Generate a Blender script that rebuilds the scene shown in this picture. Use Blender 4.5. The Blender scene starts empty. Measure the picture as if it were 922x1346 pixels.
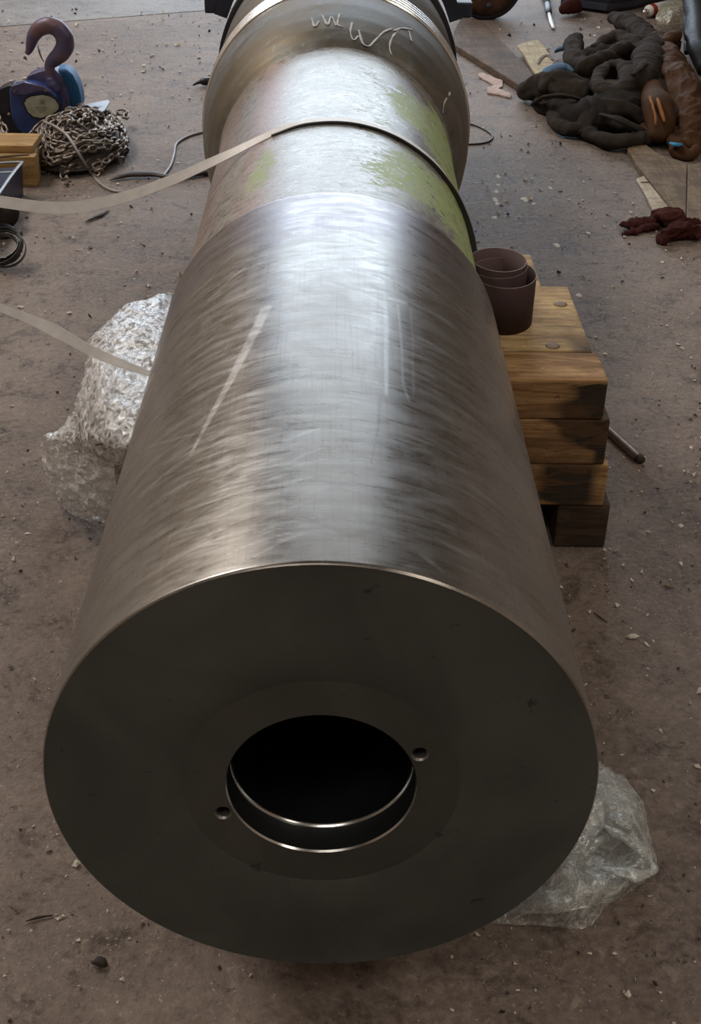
import bpy, bmesh, math, random
import numpy as np
from mathutils import Vector, Matrix, noise

random.seed(7)
rng = np.random.default_rng(7)
sc = bpy.context.scene
COL = sc.collection

# ------------------------------------------------------------------ camera
S = 0.30            # radius of the big roller in metres
H = 1.42 * S        # height of its axis above the floor
CP = Vector((0.0369 * S, -3.1908 * S, 3.2835 * S + H))
PIT, YAW, ROL, FPX = 0.5793, 0.0148, 0.0215, 1624.0
F_ = Vector((math.sin(YAW) * math.cos(PIT), math.cos(YAW) * math.cos(PIT), -math.sin(PIT)))
R0 = Vector((math.cos(YAW), -math.sin(YAW), 0.0))
U0 = R0.cross(F_)
R_ = R0 * math.cos(ROL) + U0 * math.sin(ROL)
U_ = -R0 * math.sin(ROL) + U0 * math.cos(ROL)
cam_d = bpy.data.cameras.new('camera')
cam_d.sensor_fit = 'HORIZONTAL'
cam_d.sensor_width = 36.0
cam_d.lens = 36.0 * FPX / 922.0
cam_d.clip_start = 0.02
cam = bpy.data.objects.new('camera', cam_d)
COL.objects.link(cam)
M = Matrix((R_, U_, -F_)).transposed().to_4x4()
M.translation = CP
cam.matrix_world = M
sc.camera = cam

# ------------------------------------------------------------------ light and exposure
sc.view_settings.view_transform = 'Standard'
sc.view_settings.look = 'None'
sc.view_settings.gamma = 1.0
sc.view_settings.use_curve_mapping = False
sc.view_settings.exposure = 0.5
w = bpy.data.worlds.new('world'); sc.world = w; w.use_nodes = True
w.node_tree.nodes['Background'].inputs[0].default_value = (0.62, 0.74, 0.95, 1)
w.node_tree.nodes['Background'].inputs[1].default_value = 1.0

def area(name, loc, target, sx, sy, power, color):
    d = bpy.data.lights.new(name, 'AREA'); d.shape = 'RECTANGLE'
    d.size = sx; d.size_y = sy; d.energy = power; d.color = color
    o = bpy.data.objects.new(name, d); COL.objects.link(o)
    o.location = loc
    v = Vector(target) - Vector(loc)
    o.rotation_euler = v.to_track_quat('-Z', 'Y').to_euler()
    return o
DOOR_Y = 9.2
area('gate_daylight', (0.15, DOOR_Y - 0.1, 2.35), (0.15, 0, 2.35), 4.0, 4.0, 122, (0.78, 0.90, 1.0))
area('overhead_fill', (0.25, 7.0, 5.4), (0.25, 7.0, 0), 3.2, 2.0, 22, (0.88, 0.95, 1.0))  # unseen lamp added to carry the highlight towards the roller's front
area('overhead_fill', (-3.8, 4.4, 5.4), (-3.8, 4.4, 0), 1.6, 4.6, 205, (1.0, 0.93, 0.85))  # unseen warm fill added for the floor on the left
area('overhead_fill', (3.4, 0.0, 5.4), (3.4, 0.0, 0), 1.2, 5.0, 58, (1.0, 0.90, 0.78))  # unseen side fill that brightens the right and the timber fronts
area('overhead_fill', (-1.0, -2.8, 5.4), (-1.0, -2.8, 0), 2.4, 1.6, 48, (1.0, 0.92, 0.82))  # unseen fill added behind the camera for surfaces facing it

# ------------------------------------------------------------------ helpers
def ray(px, py):
    return F_ + R_ * ((px - 461.0) / FPX) + U_ * ((673.0 - py) / FPX)
def PT(px, py, z=0.0):
    d = ray(px, py); return CP + d * ((z - CP.z) / d.z)
def PY(px, py, y):
    d = ray(px, py); return CP + d * ((y - CP.y) / d.y)
def depth(p):
    return (Vector(p) - CP).dot(F_)
def mpx(n, p):
    return n * depth(p) / FPX
def RR(x, y, z):
    return Vector((x * S, y * S, z * S + H))

# the roller's outline, in units of S: (y, radius)
PROF = [(0.0, 0.992), (0.008, 1.0), (3.57, 1.0), (3.60, 0.985), (3.64, 0.955), (5.0, 0.957), (6.4, 0.962), (7.0, 0.972),
        (7.10, 0.985), (7.16, 1.03), (7.3, 1.085), (7.5, 1.135), (7.8, 1.18), (8.1, 1.205), (8.5, 1.214)]
def prof_r(y):
    y = y / S
    for (a, ra), (b, rb) in zip(PROF, PROF[1:]):
        if a <= y <= b: return (ra + (rb - ra) * (y - a) / (b - a)) * S
    return 0.0 if y < 0 else 1.21 * S
def hit_roll(px, py):
    d = ray(px, py)
    t = 0.6; last = None
    while t < 5:
        p = CP + d * t
        if p.y > 0 and math.hypot(p.x, p.z - H) < prof_r(p.y):
            lo, hi = last, t
            for _ in range(20):
                m = (lo + hi) / 2; p = CP + d * m
                if p.y > 0 and math.hypot(p.x, p.z - H) < prof_r(p.y): hi = m
                else: lo = m
            return CP + d * lo
        last = t; t += 0.01
    return None
def roll_uv(px, py):
    p = hit_roll(px, py)
    if p is None: return None
    return (math.atan2(p.x, p.z - H), p.y / S)      # angle from the top (+ = right), y

MATS = {}
class NT:
    def __init__(s, name):
        m = bpy.data.materials.new(name); m.use_nodes = True
        s.m = m; s.t = m.node_tree; s.n = s.t.nodes; s.b = s.n['Principled BSDF']; MATS[name] = m
        s._tc = None
    def new(s, t, **k):
        n = s.n.new(t)
        for a, v in k.items(): setattr(n, a, v)
        return n
    def link(s, a, b): s.t.links.new(a, b)
    def co(s, which='Object'):
        if s._tc is None: s._tc = s.new('ShaderNodeTexCoord')
        return s._tc.outputs[which]
    def mapping(s, scale, src=None, rot=(0, 0, 0), loc=(0, 0, 0)):
        n = s.new('ShaderNodeMapping'); n.inputs['Scale'].default_value = scale
        n.inputs['Rotation'].default_value = rot; n.inputs['Location'].default_value = loc
        s.link(src or s.co(), n.inputs['Vector']); return n.outputs[0]
    def noise(s, scale, vec=None, detail=4, rough=0.55, dist=0.0):
        n = s.new('ShaderNodeTexNoise'); n.inputs['Scale'].default_value = scale
        n.inputs['Detail'].default_value = detail; n.inputs['Roughness'].default_value = rough
        n.inputs['Distortion'].default_value = dist
        s.link(vec or s.co(), n.inputs['Vector']); return n.outputs[0]
    def voro(s, scale, vec=None, feature='F1'):
        n = s.new('ShaderNodeTexVoronoi', feature=feature); n.inputs['Scale'].default_value = scale
        s.link(vec or s.co(), n.inputs['Vector']); return n
    def ramp(s, fac, stops):
        n = s.new('ShaderNodeValToRGB'); e = n.color_ramp.elements
        while len(e) < len(stops): e.new(0.5)
        for q, (p, c) in zip(e, stops):
            q.position = p; q.color = (c, c, c, 1) if isinstance(c, (int, float)) else (*c, 1)
        s.link(fac, n.inputs[0]); return n.outputs[0]
    def mix(s, fac, a, b, mode='MIX'):
        n = s.new('ShaderNodeMix', data_type='RGBA', blend_type=mode)
        for k, v in ((0, fac), (6, a), (7, b)):
            if isinstance(v, (int, float)): n.inputs[k].default_value = v if k == 0 else (v, v, v, 1)
            elif isinstance(v, tuple): n.inputs[k].default_value = (*v, 1)
            else: s.link(v, n.inputs[k])
        return n.outputs[2]
    def math(s, op, a, b=0.0, clamp=False):
        n = s.new('ShaderNodeMath', operation=op, use_clamp=clamp)
        for k, v in ((0, a), (1, b)):
            if isinstance(v, (int, float)): n.inputs[k].default_value = v
            else: s.link(v, n.inputs[k])
        return n.outputs[0]
    def attr(s, name):
        n = s.new('ShaderNodeAttribute', attribute_name=name); return n.outputs['Fac']
    def bump(s, h, strength=0.3, dist=0.002, prev=None):
        n = s.new('ShaderNodeBump'); n.inputs['Strength'].default_value = strength; n.inputs['Distance'].default_value = dist
        s.link(h, n.inputs['Height'])
        if prev is not None: s.link(prev, n.inputs['Normal'])
        s.link(n.outputs[0], s.b.inputs['Normal']); return n.outputs[0]
    def set(s, **k):
        names = dict(color='Base Color', rough='Roughness', metal='Metallic', spec='Specular IOR Level', trans='Transmission Weight', alpha='Alpha', ior='IOR', coat='Coat Weight', sheen='Sheen Weight')
        for a, v in k.items():
            i = s.b.inputs[names[a]]
            if isinstance(v, (int, float)): i.default_value = v
            elif isinstance(v, tuple): i.default_value = (*v, 1)
            else: s.link(v, i)
        return s

def plain(name, color, rough=0.6, metal=0.0, var=0.25, scale=20, bump=0.2, bs=60, bd=0.001, **k):
    t = NT(name)
    n = t.noise(scale, detail=5)
    dark = tuple(c * (1 - var) for c in color); light = tuple(min(1, c * (1 + var)) for c in color)
    t.set(color=t.mix(t.ramp(n, [(0.3, 0.0), (0.7, 1.0)]), dark, light), rough=rough, metal=metal, **k)
    if bump: t.bump(t.noise(bs, detail=4), bump, bd)
    return t.m

def mesh(name, V, Fc, smooth=True):
    me = bpy.data.meshes.new(name)
    if isinstance(V, np.ndarray) and isinstance(Fc, np.ndarray):
        me.vertices.add(len(V)); me.vertices.foreach_set('co', V.astype(np.float32).ravel())
        k = Fc.shape[1]
        me.loops.add(Fc.size); me.loops.foreach_set('vertex_index', Fc.astype(np.int32).ravel())
        me.polygons.add(len(Fc)); me.polygons.foreach_set('loop_start', np.arange(0, Fc.size, k, dtype=np.int32))
        me.update(calc_edges=True); me.validate()
    else:
        me.from_pydata([tuple(v) for v in V], [], [tuple(f) for f in Fc]); me.update()
    me.polygons.foreach_set('use_smooth', [smooth] * len(me.polygons))
    return me

def empty(name, loc, label=None, cat=None, group=None):
    o = bpy.data.objects.new(name, None); COL.objects.link(o); o.location = loc
    o.empty_display_size = 0.05
    tag(o, label, cat, group); return o
def tag(o, label=None, cat=None, group=None, kind=None):
    if label: o['label'] = label
    if cat: o['category'] = cat
    if group: o['group'] = group
    if kind: o['kind'] = kind
    return o
def obj(name, V, Fc, mat, parent=None, smooth=True, base=None):
    """V in world space; the origin goes to the parent's or to the foot of the shape."""
    A = np.array([tuple(v) for v in V], dtype=float) if not isinstance(V, np.ndarray) else V.astype(float)
    if parent is not None: org = np.array(parent.matrix_basis.translation)
    else:
        lo, hi = A.min(0), A.max(0); org = np.array([(lo[0] + hi[0]) / 2, (lo[1] + hi[1]) / 2, lo[2]])
    me = mesh(name, A - org, Fc, smooth)
    if mat is not None: me.materials.append(mat)
    o = bpy.data.objects.new(name, me); COL.objects.link(o)
    if parent is not None:
        o.parent = parent
    else: o.location = org
    return o
def empty_at(name, pts, label, cat, group=None):
    A = np.array([tuple(p) for p in pts]); lo, hi = A.min(0), A.max(0)
    return empty(name, ((lo[0] + hi[0]) / 2, (lo[1] + hi[1]) / 2, lo[2]), label, cat, group)

def lathe_y(prof, seg=96, cx=0.0, cz=H, thetas=None):
    """prof: list of (y, r) in metres, turned about a line along y."""
    th = np.linspace(0, 2 * np.pi, seg, endpoint=False) if thetas is None else thetas
    n = len(th); P = np.array(prof)
    V = np.zeros((len(P), n, 3))
    V[:, :, 0] = cx + P[:, 1:2] * np.sin(th); V[:, :, 1] = P[:, 0:1]; V[:, :, 2] = cz + P[:, 1:2] * np.cos(th)
    i, j = np.meshgrid(np.arange(len(P) - 1), np.arange(n), indexing='ij')
    a = i * n + j; b = i * n + (j + 1) % n
    Fc = np.stack([a, a + n, b + n, b], -1).reshape(-1, 4)
    return V.reshape(-1, 3), Fc

def catmull(pts, n):
    P = [Vector(p) for p in pts]; P = [P[0] * 2 - P[1]] + P + [P[-1] * 2 - P[-2]]
    out = []
    m = len(P) - 3
    for k in range(n):
        t = k / (n - 1) * m; i = min(int(t), m - 1); f = t - i
        a, b, c, d = P[i:i + 4]
        out.append(0.5 * ((2 * b) + (c - a) * f + (2 * a - 5 * b + 4 * c - d) * f * f + (3 * b - a - 3 * c + d) * f ** 3))
    return out
def lerp_list(L, n):
    if isinstance(L, (int, float)): return [L] * n
    return list(np.interp(np.linspace(0, 1, n), np.linspace(0, 1, len(L)), L))
def tube(pts, rad, n=40, seg=12, flat=1.0, amp=0.0, freq=10.0, wrinkle=0.0, cap=True, seed=0.0, spline=True, minz=None):
    P = catmull(pts, n) if spline else [Vector(p) for p in pts]
    n = len(P); Rd = lerp_list(rad, n)
    V = []; up = Vector((0, 0, 1)); L = 0
    prev = None
    for i, p in enumerate(P):
        t = (P[min(i + 1, n - 1)] - P[max(i - 1, 0)]).normalized()
        if prev is None:
            s = t.cross(up)
            if s.length < 0.05: s = t.cross(Vector((0, 1, 0)))
            s.normalize()
        else:
            s = prev - t * prev.dot(t); s.normalize()
        prev = s; nn = s.cross(t).normalized()
        if i: L += (p - P[i - 1]).length
        for j in range(seg):
            a = 2 * math.pi * j / seg
            d = s * math.cos(a) + nn * math.sin(a) * flat
            r = Rd[i]
            if amp or wrinkle:
                q = p + d * r
                r *= 1 + amp * noise.noise(q * freq + Vector((seed, seed * 2, 0)))
                if wrinkle:
                    r *= 1 + wrinkle * (1 - abs(noise.noise(Vector((L * freq * 2.2 + seed, math.cos(a) * 0.9 + seed, math.sin(a) * 0.9)))) * 3.5)
            v = p + d * r
            if minz is not None and v.z < minz: v.z = minz + 0.0004 * noise.noise(v * 300)
            V.append(v)
    Fc = []
    for i in range(n - 1):
        for j in range(seg):
            a = i * seg + j; b = i * seg + (j + 1) % seg
            Fc.append((a, b, b + seg, a + seg))
    if cap:
        for base, k in ((0, 0), ((n - 1) * seg, n - 1)):
            c = len(V)
            t = (P[0] - P[1]) if k == 0 else (P[-1] - P[-2]); t.normalize()
            V.append(P[k] + t * Rd[k] * 0.35)
            for j in range(seg):
                a, b = base + j, base + (j + 1) % seg
                Fc.append((c, b, a) if k == 0 else (c, a, b))
    return V, Fc
def join(*parts):
    V, Fc = [], []
    for v, f in parts:
        o = len(V); V += [tuple(x) for x in v]; Fc += [tuple(i + o for i in q) for q in f]
    return V, Fc
def prism_px(px, z0, z1, bevel=0.0):
    """A flat board: outline read on its top face at height z1."""
    top = [PT(x, y, z1) for x, y in px]
    n = len(top)
    V = [Vector((p.x, p.y, z0)) for p in top] + top
    Fc = [tuple(range(n - 1, -1, -1)), tuple(range(n, 2 * n))] + [(i, (i + 1) % n, n + (i + 1) % n, n + i) for i in range(n)]
    # keep the winding outward
    a = sum((top[(i + 1) % n].x - top[i].x) * (top[(i + 1) % n].y + top[i].y) for i in range(n))
    if a > 0: Fc = [tuple(reversed(f)) for f in Fc]
    return V, Fc
def bevel_mesh(o, wd, seg=2):
    bm = bmesh.new(); bm.from_mesh(o.data)
    e = [x for x in bm.edges if len(x.link_faces) == 2 and x.calc_face_angle(0) > 0.5]
    bmesh.ops.bevel(bm, geom=e, offset=wd, segments=seg, profile=0.6, affect='EDGES', clamp_overlap=True)
    bm.to_mesh(o.data); bm.free()
    for p in o.data.polygons: p.use_smooth = False
def box(x0, x1, y0, y1, z0, z1):
    V = [(x, y, z) for x in (x0, x1) for y in (y0, y1) for z in (z0, z1)]
    Fc = [(0, 1, 3, 2), (4, 6, 7, 5), (0, 4, 5, 1), (2, 3, 7, 6), (0, 2, 6, 4), (1, 5, 7, 3)]
    return V, Fc
def obox(c, ax, ay, az):
    """box by centre and three half-axis vectors"""
    c, ax, ay, az = map(Vector, (c, ax, ay, az))
    V = [c + ax * i + ay * j + az * k for i in (-1, 1) for j in (-1, 1) for k in (-1, 1)]
    return V, [(0, 1, 3, 2), (4, 6, 7, 5), (0, 4, 5, 1), (2, 3, 7, 6), (0, 2, 6, 4), (1, 5, 7, 3)]
def rough_up(o, cuts, amp, freq, seed=0.0):
    """cut a mesh finer and shake it a little, for worn and chipped edges"""
    bm = bmesh.new(); bm.from_mesh(o.data)
    bmesh.ops.subdivide_edges(bm, edges=bm.edges, cuts=cuts, use_grid_fill=True)
    for v in bm.verts:
        q = v.co * freq + Vector((seed, 0, 0))
        v.co += noise.noise_vector(q) * amp
    bm.to_mesh(o.data); bm.free()
def extrude_poly(pts, dvec):
    """closed solid from a planar outline and an offset vector"""
    n = len(pts); P = [Vector(p) for p in pts]; d = Vector(dvec)
    V = P + [p + d for p in P]
    Fc = [tuple(range(n)), tuple(range(2 * n - 1, n - 1, -1))] + [(i, n + i, n + (i + 1) % n, (i + 1) % n) for i in range(n)]
    bm = bmesh.new(); vs = [bm.verts.new(v) for v in V]
    for f in Fc: bm.faces.new([vs[i] for i in f])
    bmesh.ops.recalc_face_normals(bm, faces=bm.faces)
    V = [v.co.copy() for v in bm.verts]; bm.verts.index_update()
    Fc = [tuple(v.index for v in f.verts) for f in bm.faces]; bm.free()
    return V, Fc
def sheet(rows, nu, nv, amp=0.004, freq=30.0, seed=0.0, ridged=True, minz=0.001):
    """crumpled sheet through a grid of control points"""
    G = [catmull(r, nu) for r in rows]
    cols = list(zip(*G)); G2 = [catmull(list(c), nv) for c in cols]     # nu x nv
    V = np.array([[tuple(p) for p in c] for c in G2])
    gu = np.gradient(V, axis=0); gv = np.gradient(V, axis=1)
    N = np.cross(gu, gv); N /= (np.linalg.norm(N, axis=2, keepdims=True) + 1e-9)
    for i in range(nu):
        for j in range(nv):
            p = Vector(V[i, j]); h = 0; a = amp; f = freq
            for k in range(4):
                q = noise.noise(p * f + Vector((seed, k * 7.3, seed)))
                h += a * ((1 - abs(q) * 3.0) if ridged else q); a *= 0.55; f *= 2.1
            V[i, j] += N[i, j] * h
            if V[i, j, 2] < minz: V[i, j, 2] = minz
    V = V.reshape(-1, 3)
    i, j = np.meshgrid(np.arange(nu - 1), np.arange(nv - 1), indexing='ij'); a = i * nv + j
    return V, np.stack([a, a + nv, a + nv + 1, a + 1], -1).reshape(-1, 4)

# ------------------------------------------------------------------ materials
def steel(name, base=(0.40, 0.385, 0.365), rough=0.36, kind='barrel'):
    t = NT(name)
    uv = t.co('UV')            # u = arc length, v = length along the axis (metres)
    brushed = t.noise(1.0, t.mapping((7, 62, 1), uv, rot=(0, 0, 0.2)), detail=5, rough=0.65, dist=0.6)
    fine = t.noise(1.0, t.mapping((14, 900, 1), uv), detail=3, rough=0.6)
    axial = t.noise(1.0, t.mapping((260, 6, 1), uv), detail=3, rough=0.6)
    blot = t.noise(1.0, t.mapping((7, 9, 1), uv), detail=5, rough=0.6, dist=1.0)
    t.uv = uv; t.brushed = brushed; t.fine = fine; t.axial = axial; t.blot = blot
    return t
# barrel
t = steel('machined_steel_barrel')
pol_refl = t.attr('polish_and_reflection'); tint = t.attr('heat_tint'); drk = t.attr('stain')
c = t.mix(t.ramp(t.blot, [(0.3, 0.0), (0.7, 1.0)]), (0.27, 0.248, 0.222), (0.39, 0.37, 0.345))
c = t.mix(t.math('MULTIPLY', t.ramp(t.brushed, [(0.45, 0.0), (0.66, 1.0)]), 0.16), c, (0.66, 0.66, 0.65))
c = t.mix(t.math('MULTIPLY', t.ramp(t.brushed, [(0.28, 1.0), (0.44, 0.0)]), 0.16), c, (0.20, 0.185, 0.175))
c = t.mix(t.math('MULTIPLY', t.ramp(t.axial, [(0.35, 1.0), (0.46, 0.0)]), 0.25), c, (0.22, 0.18, 0.16))
c = t.mix(t.math('MULTIPLY', tint, 0.6), c, (0.25, 0.215, 0.25))
c = t.mix(t.math('MULTIPLY', drk, 0.7), c, (0.16, 0.135, 0.12))
pol_refl = t.math('MULTIPLY', pol_refl, t.ramp(t.noise(1.0, t.mapping((40, 60, 1), t.uv), detail=5, rough=0.7), [(0.3, 0.25), (0.55, 1.0)]))
c = t.mix(pol_refl, c, (0.70, 0.70, 0.68))
ro = t.math('ADD', t.math('MULTIPLY', t.ramp(t.brushed, [(0.28, 0.0), (0.72, 1.0)]), 0.13), 0.19)
mot = t.noise(1.0, t.mapping((16, 34, 1), t.uv, rot=(0, 0, 0.25)), detail=6, rough=0.6, dist=1.5)
ro = t.math('ADD', ro, t.math('MULTIPLY', t.ramp(mot, [(0.34, 0.0), (0.66, 1.0)]), 0.12))
ro = t.math('ADD', ro, t.math('MULTIPLY', pol_refl, 0.12))
t.set(color=c, metal=0.94, rough=ro)
b0 = t.bump(mot, 0.04, 0.004)
b1 = t.bump(t.brushed, 0.045, 0.0012, b0)
b2 = t.bump(t.fine, 0.06, 0.0006, b1)
t.bump(t.axial, 0.05, 0.0006, b2)
M_BAR = t.m
# neck with flaking paint
t = steel('painted_steel_neck')
g = t.attr('green'); pk = t.attr('pinkish')
fl = t.noise(1.0, t.mapping((30, 70, 1), t.uv, rot=(0, 0, 0.2)), detail=8, rough=0.72, dist=1.6)
fl2 = t.noise(1.0, t.mapping((26, 62, 1), t.uv, rot=(0, 0, -0.1)), detail=6, rough=0.7, dist=2.0)
c = t.mix(t.ramp(t.blot, [(0.3, 0.0), (0.7, 1.0)]), (0.30, 0.265, 0.235), (0.47, 0.44, 0.40))
c = t.mix(t.ramp(fl2, [(0.50, 0.0), (0.53, 0.75)]), c, (0.52, 0.54, 0.52))
c = t.mix(t.ramp(fl2, [(0.40, 0.75), (0.43, 0.0)]), c, (0.13, 0.11, 0.10))
crk = t.noise(1.0, t.mapping((26, 160, 1), t.uv, rot=(0, 0, 0.12)), detail=7, rough=0.75, dist=2.5)
c = t.mix(t.math('MULTIPLY', t.ramp(t.math('ABSOLUTE', t.math('SUBTRACT', crk, 0.5)), [(0.008, 1.0), (0.026, 0.0)]), 0.75), c, (0.10, 0.085, 0.075))
c = t.mix(t.math('MULTIPLY', pk, 0.55), c, (0.62, 0.36, 0.32))
mask = t.math('ADD', g, t.math('MULTIPLY', t.math('SUBTRACT', fl, 0.5), 2.6))
mask = t.ramp(mask, [(0.46, 0.0), (0.52, 1.0)])
mask = t.math('MULTIPLY', mask, t.ramp(g, [(0.03, 0.0), (0.12, 1.0)]))
mask = t.math('MULTIPLY', mask, t.ramp(fl2, [(0.41, 0.0), (0.44, 1.0)]))
c = t.mix(mask, c, t.mix(t.blot, (0.30, 0.40, 0.12), (0.46, 0.54, 0.24)))
met = t.math('SUBTRACT', 0.62, t.math('MULTIPLY', mask, 0.6))
ro = t.math('ADD', t.math('MULTIPLY', t.ramp(fl2, [(0.35, 0.0), (0.65, 1.0)]), 0.25), 0.24)
t.set(color=c, metal=met, rough=t.math('ADD', ro, t.math('MULTIPLY', mask, 0.12)))
b = t.bump(mask, 0.5, 0.0008)
b = t.bump(fl2, 0.35, 0.0012, b)
t.bump(t.fine, 0.04, 0.0006, b)
M_NECK = t.m
# collar
t = steel('dull_steel_collar')
c = t.mix(t.ramp(t.blot, [(0.35, 0.0), (0.65, 1.0)]), (0.12, 0.115, 0.10), (0.23, 0.225, 0.215))
sm = t.noise(1.0, t.mapping((22, 30, 1), t.uv, rot=(0, 0, 0.7)), detail=5, rough=0.6, dist=2.5)
c = t.mix(t.ramp(sm, [(0.55, 0.0), (0.7, 0.45)]), c, (0.36, 0.38, 0.39))
bp = t.noise(1.0, t.mapping((4, 6, 1), t.uv, loc=(3, 1, 0)), detail=5, rough=0.65, dist=1.0)
c = t.mix(t.ramp(bp, [(0.42, 0.0), (0.58, 0.8)]), c, (0.17, 0.135, 0.09))
t.set(color=c, metal=0.8, rough=t.math('ADD', t.math('MULTIPLY', t.blot, 0.25), 0.42))
t.bump(sm, 0.25, 0.001)
M_COL = t.m
t = NT('bright_turned_ring')
t.set(color=(0.78, 0.77, 0.74), metal=1.0, rough=0.22); t.bump(t.noise(120), 0.1, 0.0004)
M_BRIGHT = t.m
# end face (turned finish)
def facemat(name, a, b_, rough):
    t = NT(name)
    n = t.noise(5, detail=5, dist=0.6); n2 = t.noise(35, detail=5)
    sep = t.new('ShaderNodeSeparateXYZ'); t.link(t.co(), sep.inputs[0])
    z = t.math('SUBTRACT', sep.outputs[2], H)
    r = t.math('SQRT', t.math('ADD', t.math('MULTIPLY', sep.outputs[0], sep.outputs[0]), t.math('MULTIPLY', z, z)))
    cmb = t.new('ShaderNodeCombineXYZ'); t.link(t.math('MULTIPLY', r, 1800.0), cmb.inputs[0])
    turn = t.noise(1.0, cmb.outputs[0], detail=2)
    scr = t.noise(1.0, t.mapping((400, 1, 7), rot=(0, 0.7, 0)), detail=3, rough=0.6)
    c = t.mix(t.ramp(n, [(0.3, 0.0), (0.7, 1.0)]), a, b_)
    c = t.mix(t.ramp(n2, [(0.28, 0.7), (0.34, 0.0)]), c, (0.04, 0.034, 0.028))
    n3 = t.noise(3.2, detail=4, rough=0.6, dist=0.8)
    c = t.mix(t.ramp(n3, [(0.42, 0.0), (0.62, 0.5)]), c, tuple(x * 0.6 for x in a))
    c = t.mix(t.math('MULTIPLY', t.ramp(scr, [(0.68, 0.0), (0.74, 1.0)]), 0.25), c, (0.4, 0.39, 0.36))
    t.set(color=c, metal=0.8, rough=t.math('ADD', t.math('MULTIPLY', n, 0.2), rough))
    b1 = t.bump(turn, 0.06, 0.0004); t.bump(n2, 0.05, 0.0004, b1)
    return t.m
M_FACE = facemat('dark_turned_face', (0.132, 0.146, 0.140), (0.180, 0.197, 0.190), 0.34)
M_RING = facemat('dark_turned_ring', (0.112, 0.122, 0.114), (0.160, 0.170, 0.160), 0.33)
t = NT('oily_bore'); t.set(color=(0.16, 0.175, 0.18), metal=0.9, rough=0.25); t.bump(t.noise(1.0, t.mapping((30, 900, 30)), detail=3), 0.15, 0.0005); M_BORE = t.m
t = NT('thread_steel'); t.set(color=(0.30, 0.28, 0.26), metal=0.85, rough=0.4); t.bump(t.noise(200), 0.2, 0.0004); M_THR = t.m
M_BLACK = plain('black_painted_metal', (0.018, 0.02, 0.026), 0.42, 0.2, 0.4, 12)
M_NAVY = plain('blue_black_rubber', (0.03, 0.036, 0.055), 0.5, 0.0, 0.3, 10)
M_RUST = plain('rusty_plate', (0.20, 0.115, 0.075), 0.6, 0.4, 0.45, 14, 0.5)
M_TAPE_W = plain('white_tape', (0.84, 0.82, 0.80), 0.45, 0.0, 0.08, 50, 0.1)
M_TAPE_SHADE = plain('tape_shade', (0.02, 0.018, 0.018), 0.5, 0.0, 0.2, 50, 0.0)  # near-black colour for the shade under and beside the tape
M_INK = plain('faded_ink', (0.30, 0.27, 0.27), 0.6, 0.0, 0.2, 50, 0.0)
M_CHALK = plain('grey_chalk', (0.60, 0.61, 0.62), 0.95, 0.0, 0.3, 300, 0.0)

# floor
def floormat(name, a, b_, dark, cool=False):
    t = NT(name)
    n = t.noise(1.3, detail=8, rough=0.62); m = t.noise(9, detail=8, rough=0.7, dist=0.4); f = t.noise(75, detail=5, rough=0.7)
    c = t.mix(t.ramp(n, [(0.40, 0.0), (0.60, 1.0)]), a, b_)
    c = t.mix(t.math('MULTIPLY', t.ramp(m, [(0.38, 1.0), (0.47, 0.0)]), 0.75), c, dark)
    c = t.mix(t.math('MULTIPLY', t.ramp(m, [(0.53, 0.0), (0.66, 1.0)]), 0.5), c, tuple(min(1, x * 1.45) for x in b_))
    c = t.mix(t.math('MULTIPLY', t.ramp(f, [(0.42, 0.0), (0.66, 1.0)]), 0.4), c, tuple(x * 1.6 for x in b_))
    gr = t.noise(38, detail=7, rough=0.8, dist=0.5)
    c = t.mix(t.math('MULTIPLY', t.ramp(gr, [(0.56, 0.0), (0.66, 1.0)]), 0.5), c, tuple(min(1, x * 1.9) for x in b_))
    c = t.mix(t.math('MULTIPLY', t.ramp(gr, [(0.34, 1.0), (0.43, 0.0)]), 0.6), c, dark)
    # oily spots
    sp = t.noise(22, detail=6, rough=0.75, dist=0.3)
    c = t.mix(t.math('MULTIPLY', t.ramp(sp, [(0.34, 1.0), (0.39, 0.0)]), 0.8), c, (0.028, 0.02, 0.017))
    # pale flecks of plaster and paint
    v = t.voro(70); br = t.noise(5.0, detail=3)
    fleck = t.math('MULTIPLY', t.ramp(v.outputs['Distance'], [(0.10, 1.0), (0.17, 0.0)]), t.ramp(br, [(0.46, 0.0), (0.60, 1.0)]))
    v2 = t.voro(190); fleck = t.math('MAXIMUM', fleck, t.math('MULTIPLY', t.ramp(v2.outputs['Distance'], [(0.10, 1.0), (0.18, 0.0)]), t.ramp(t.noise(17, detail=3), [(0.5, 0.0), (0.6, 1.0)])))
    c = t.mix(t.math('MULTIPLY', fleck, 0.75), c, (0.42, 0.38, 0.33))
    # pale scratches
    sc1 = t.noise(1.0, t.mapping((3, 130, 1), rot=(0, 0, 0.12)), detail=4, rough=0.6, dist=0.3)
    c = t.mix(t.math('MULTIPLY', t.ramp(sc1, [(0.70, 0.0), (0.76, 1.0)]), 0.35), c, (0.40, 0.36, 0.32))
    t.set(color=c, rough=t.math('ADD', t.math('MULTIPLY', m, 0.35), 0.46), spec=0.26)
    hgt = t.math('ADD', t.math('MULTIPLY', m, 0.7), t.math('MULTIPLY', f, 0.35))
    b1 = t.bump(hgt, 0.9, 0.012); t.bump(sp, 0.5, 0.006, b1)
    return t.m
M_FLOOR = floormat('dirty_concrete', (0.150, 0.114, 0.094), (0.232, 0.186, 0.157), (0.058, 0.041, 0.033))
M_FLOOR2 = floormat('grey_concrete', (0.19, 0.175, 0.165), (0.26, 0.245, 0.235), (0.10, 0.09, 0.09))
M_WALL = plain('shed_wall', (0.36, 0.29, 0.23), 0.8, 0, 0.2, 2, 0.2, 10)
M_ROOF = plain('shed_roof', (0.24, 0.20, 0.165), 0.8, 0, 0.2, 2, 0.2, 10)

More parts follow.
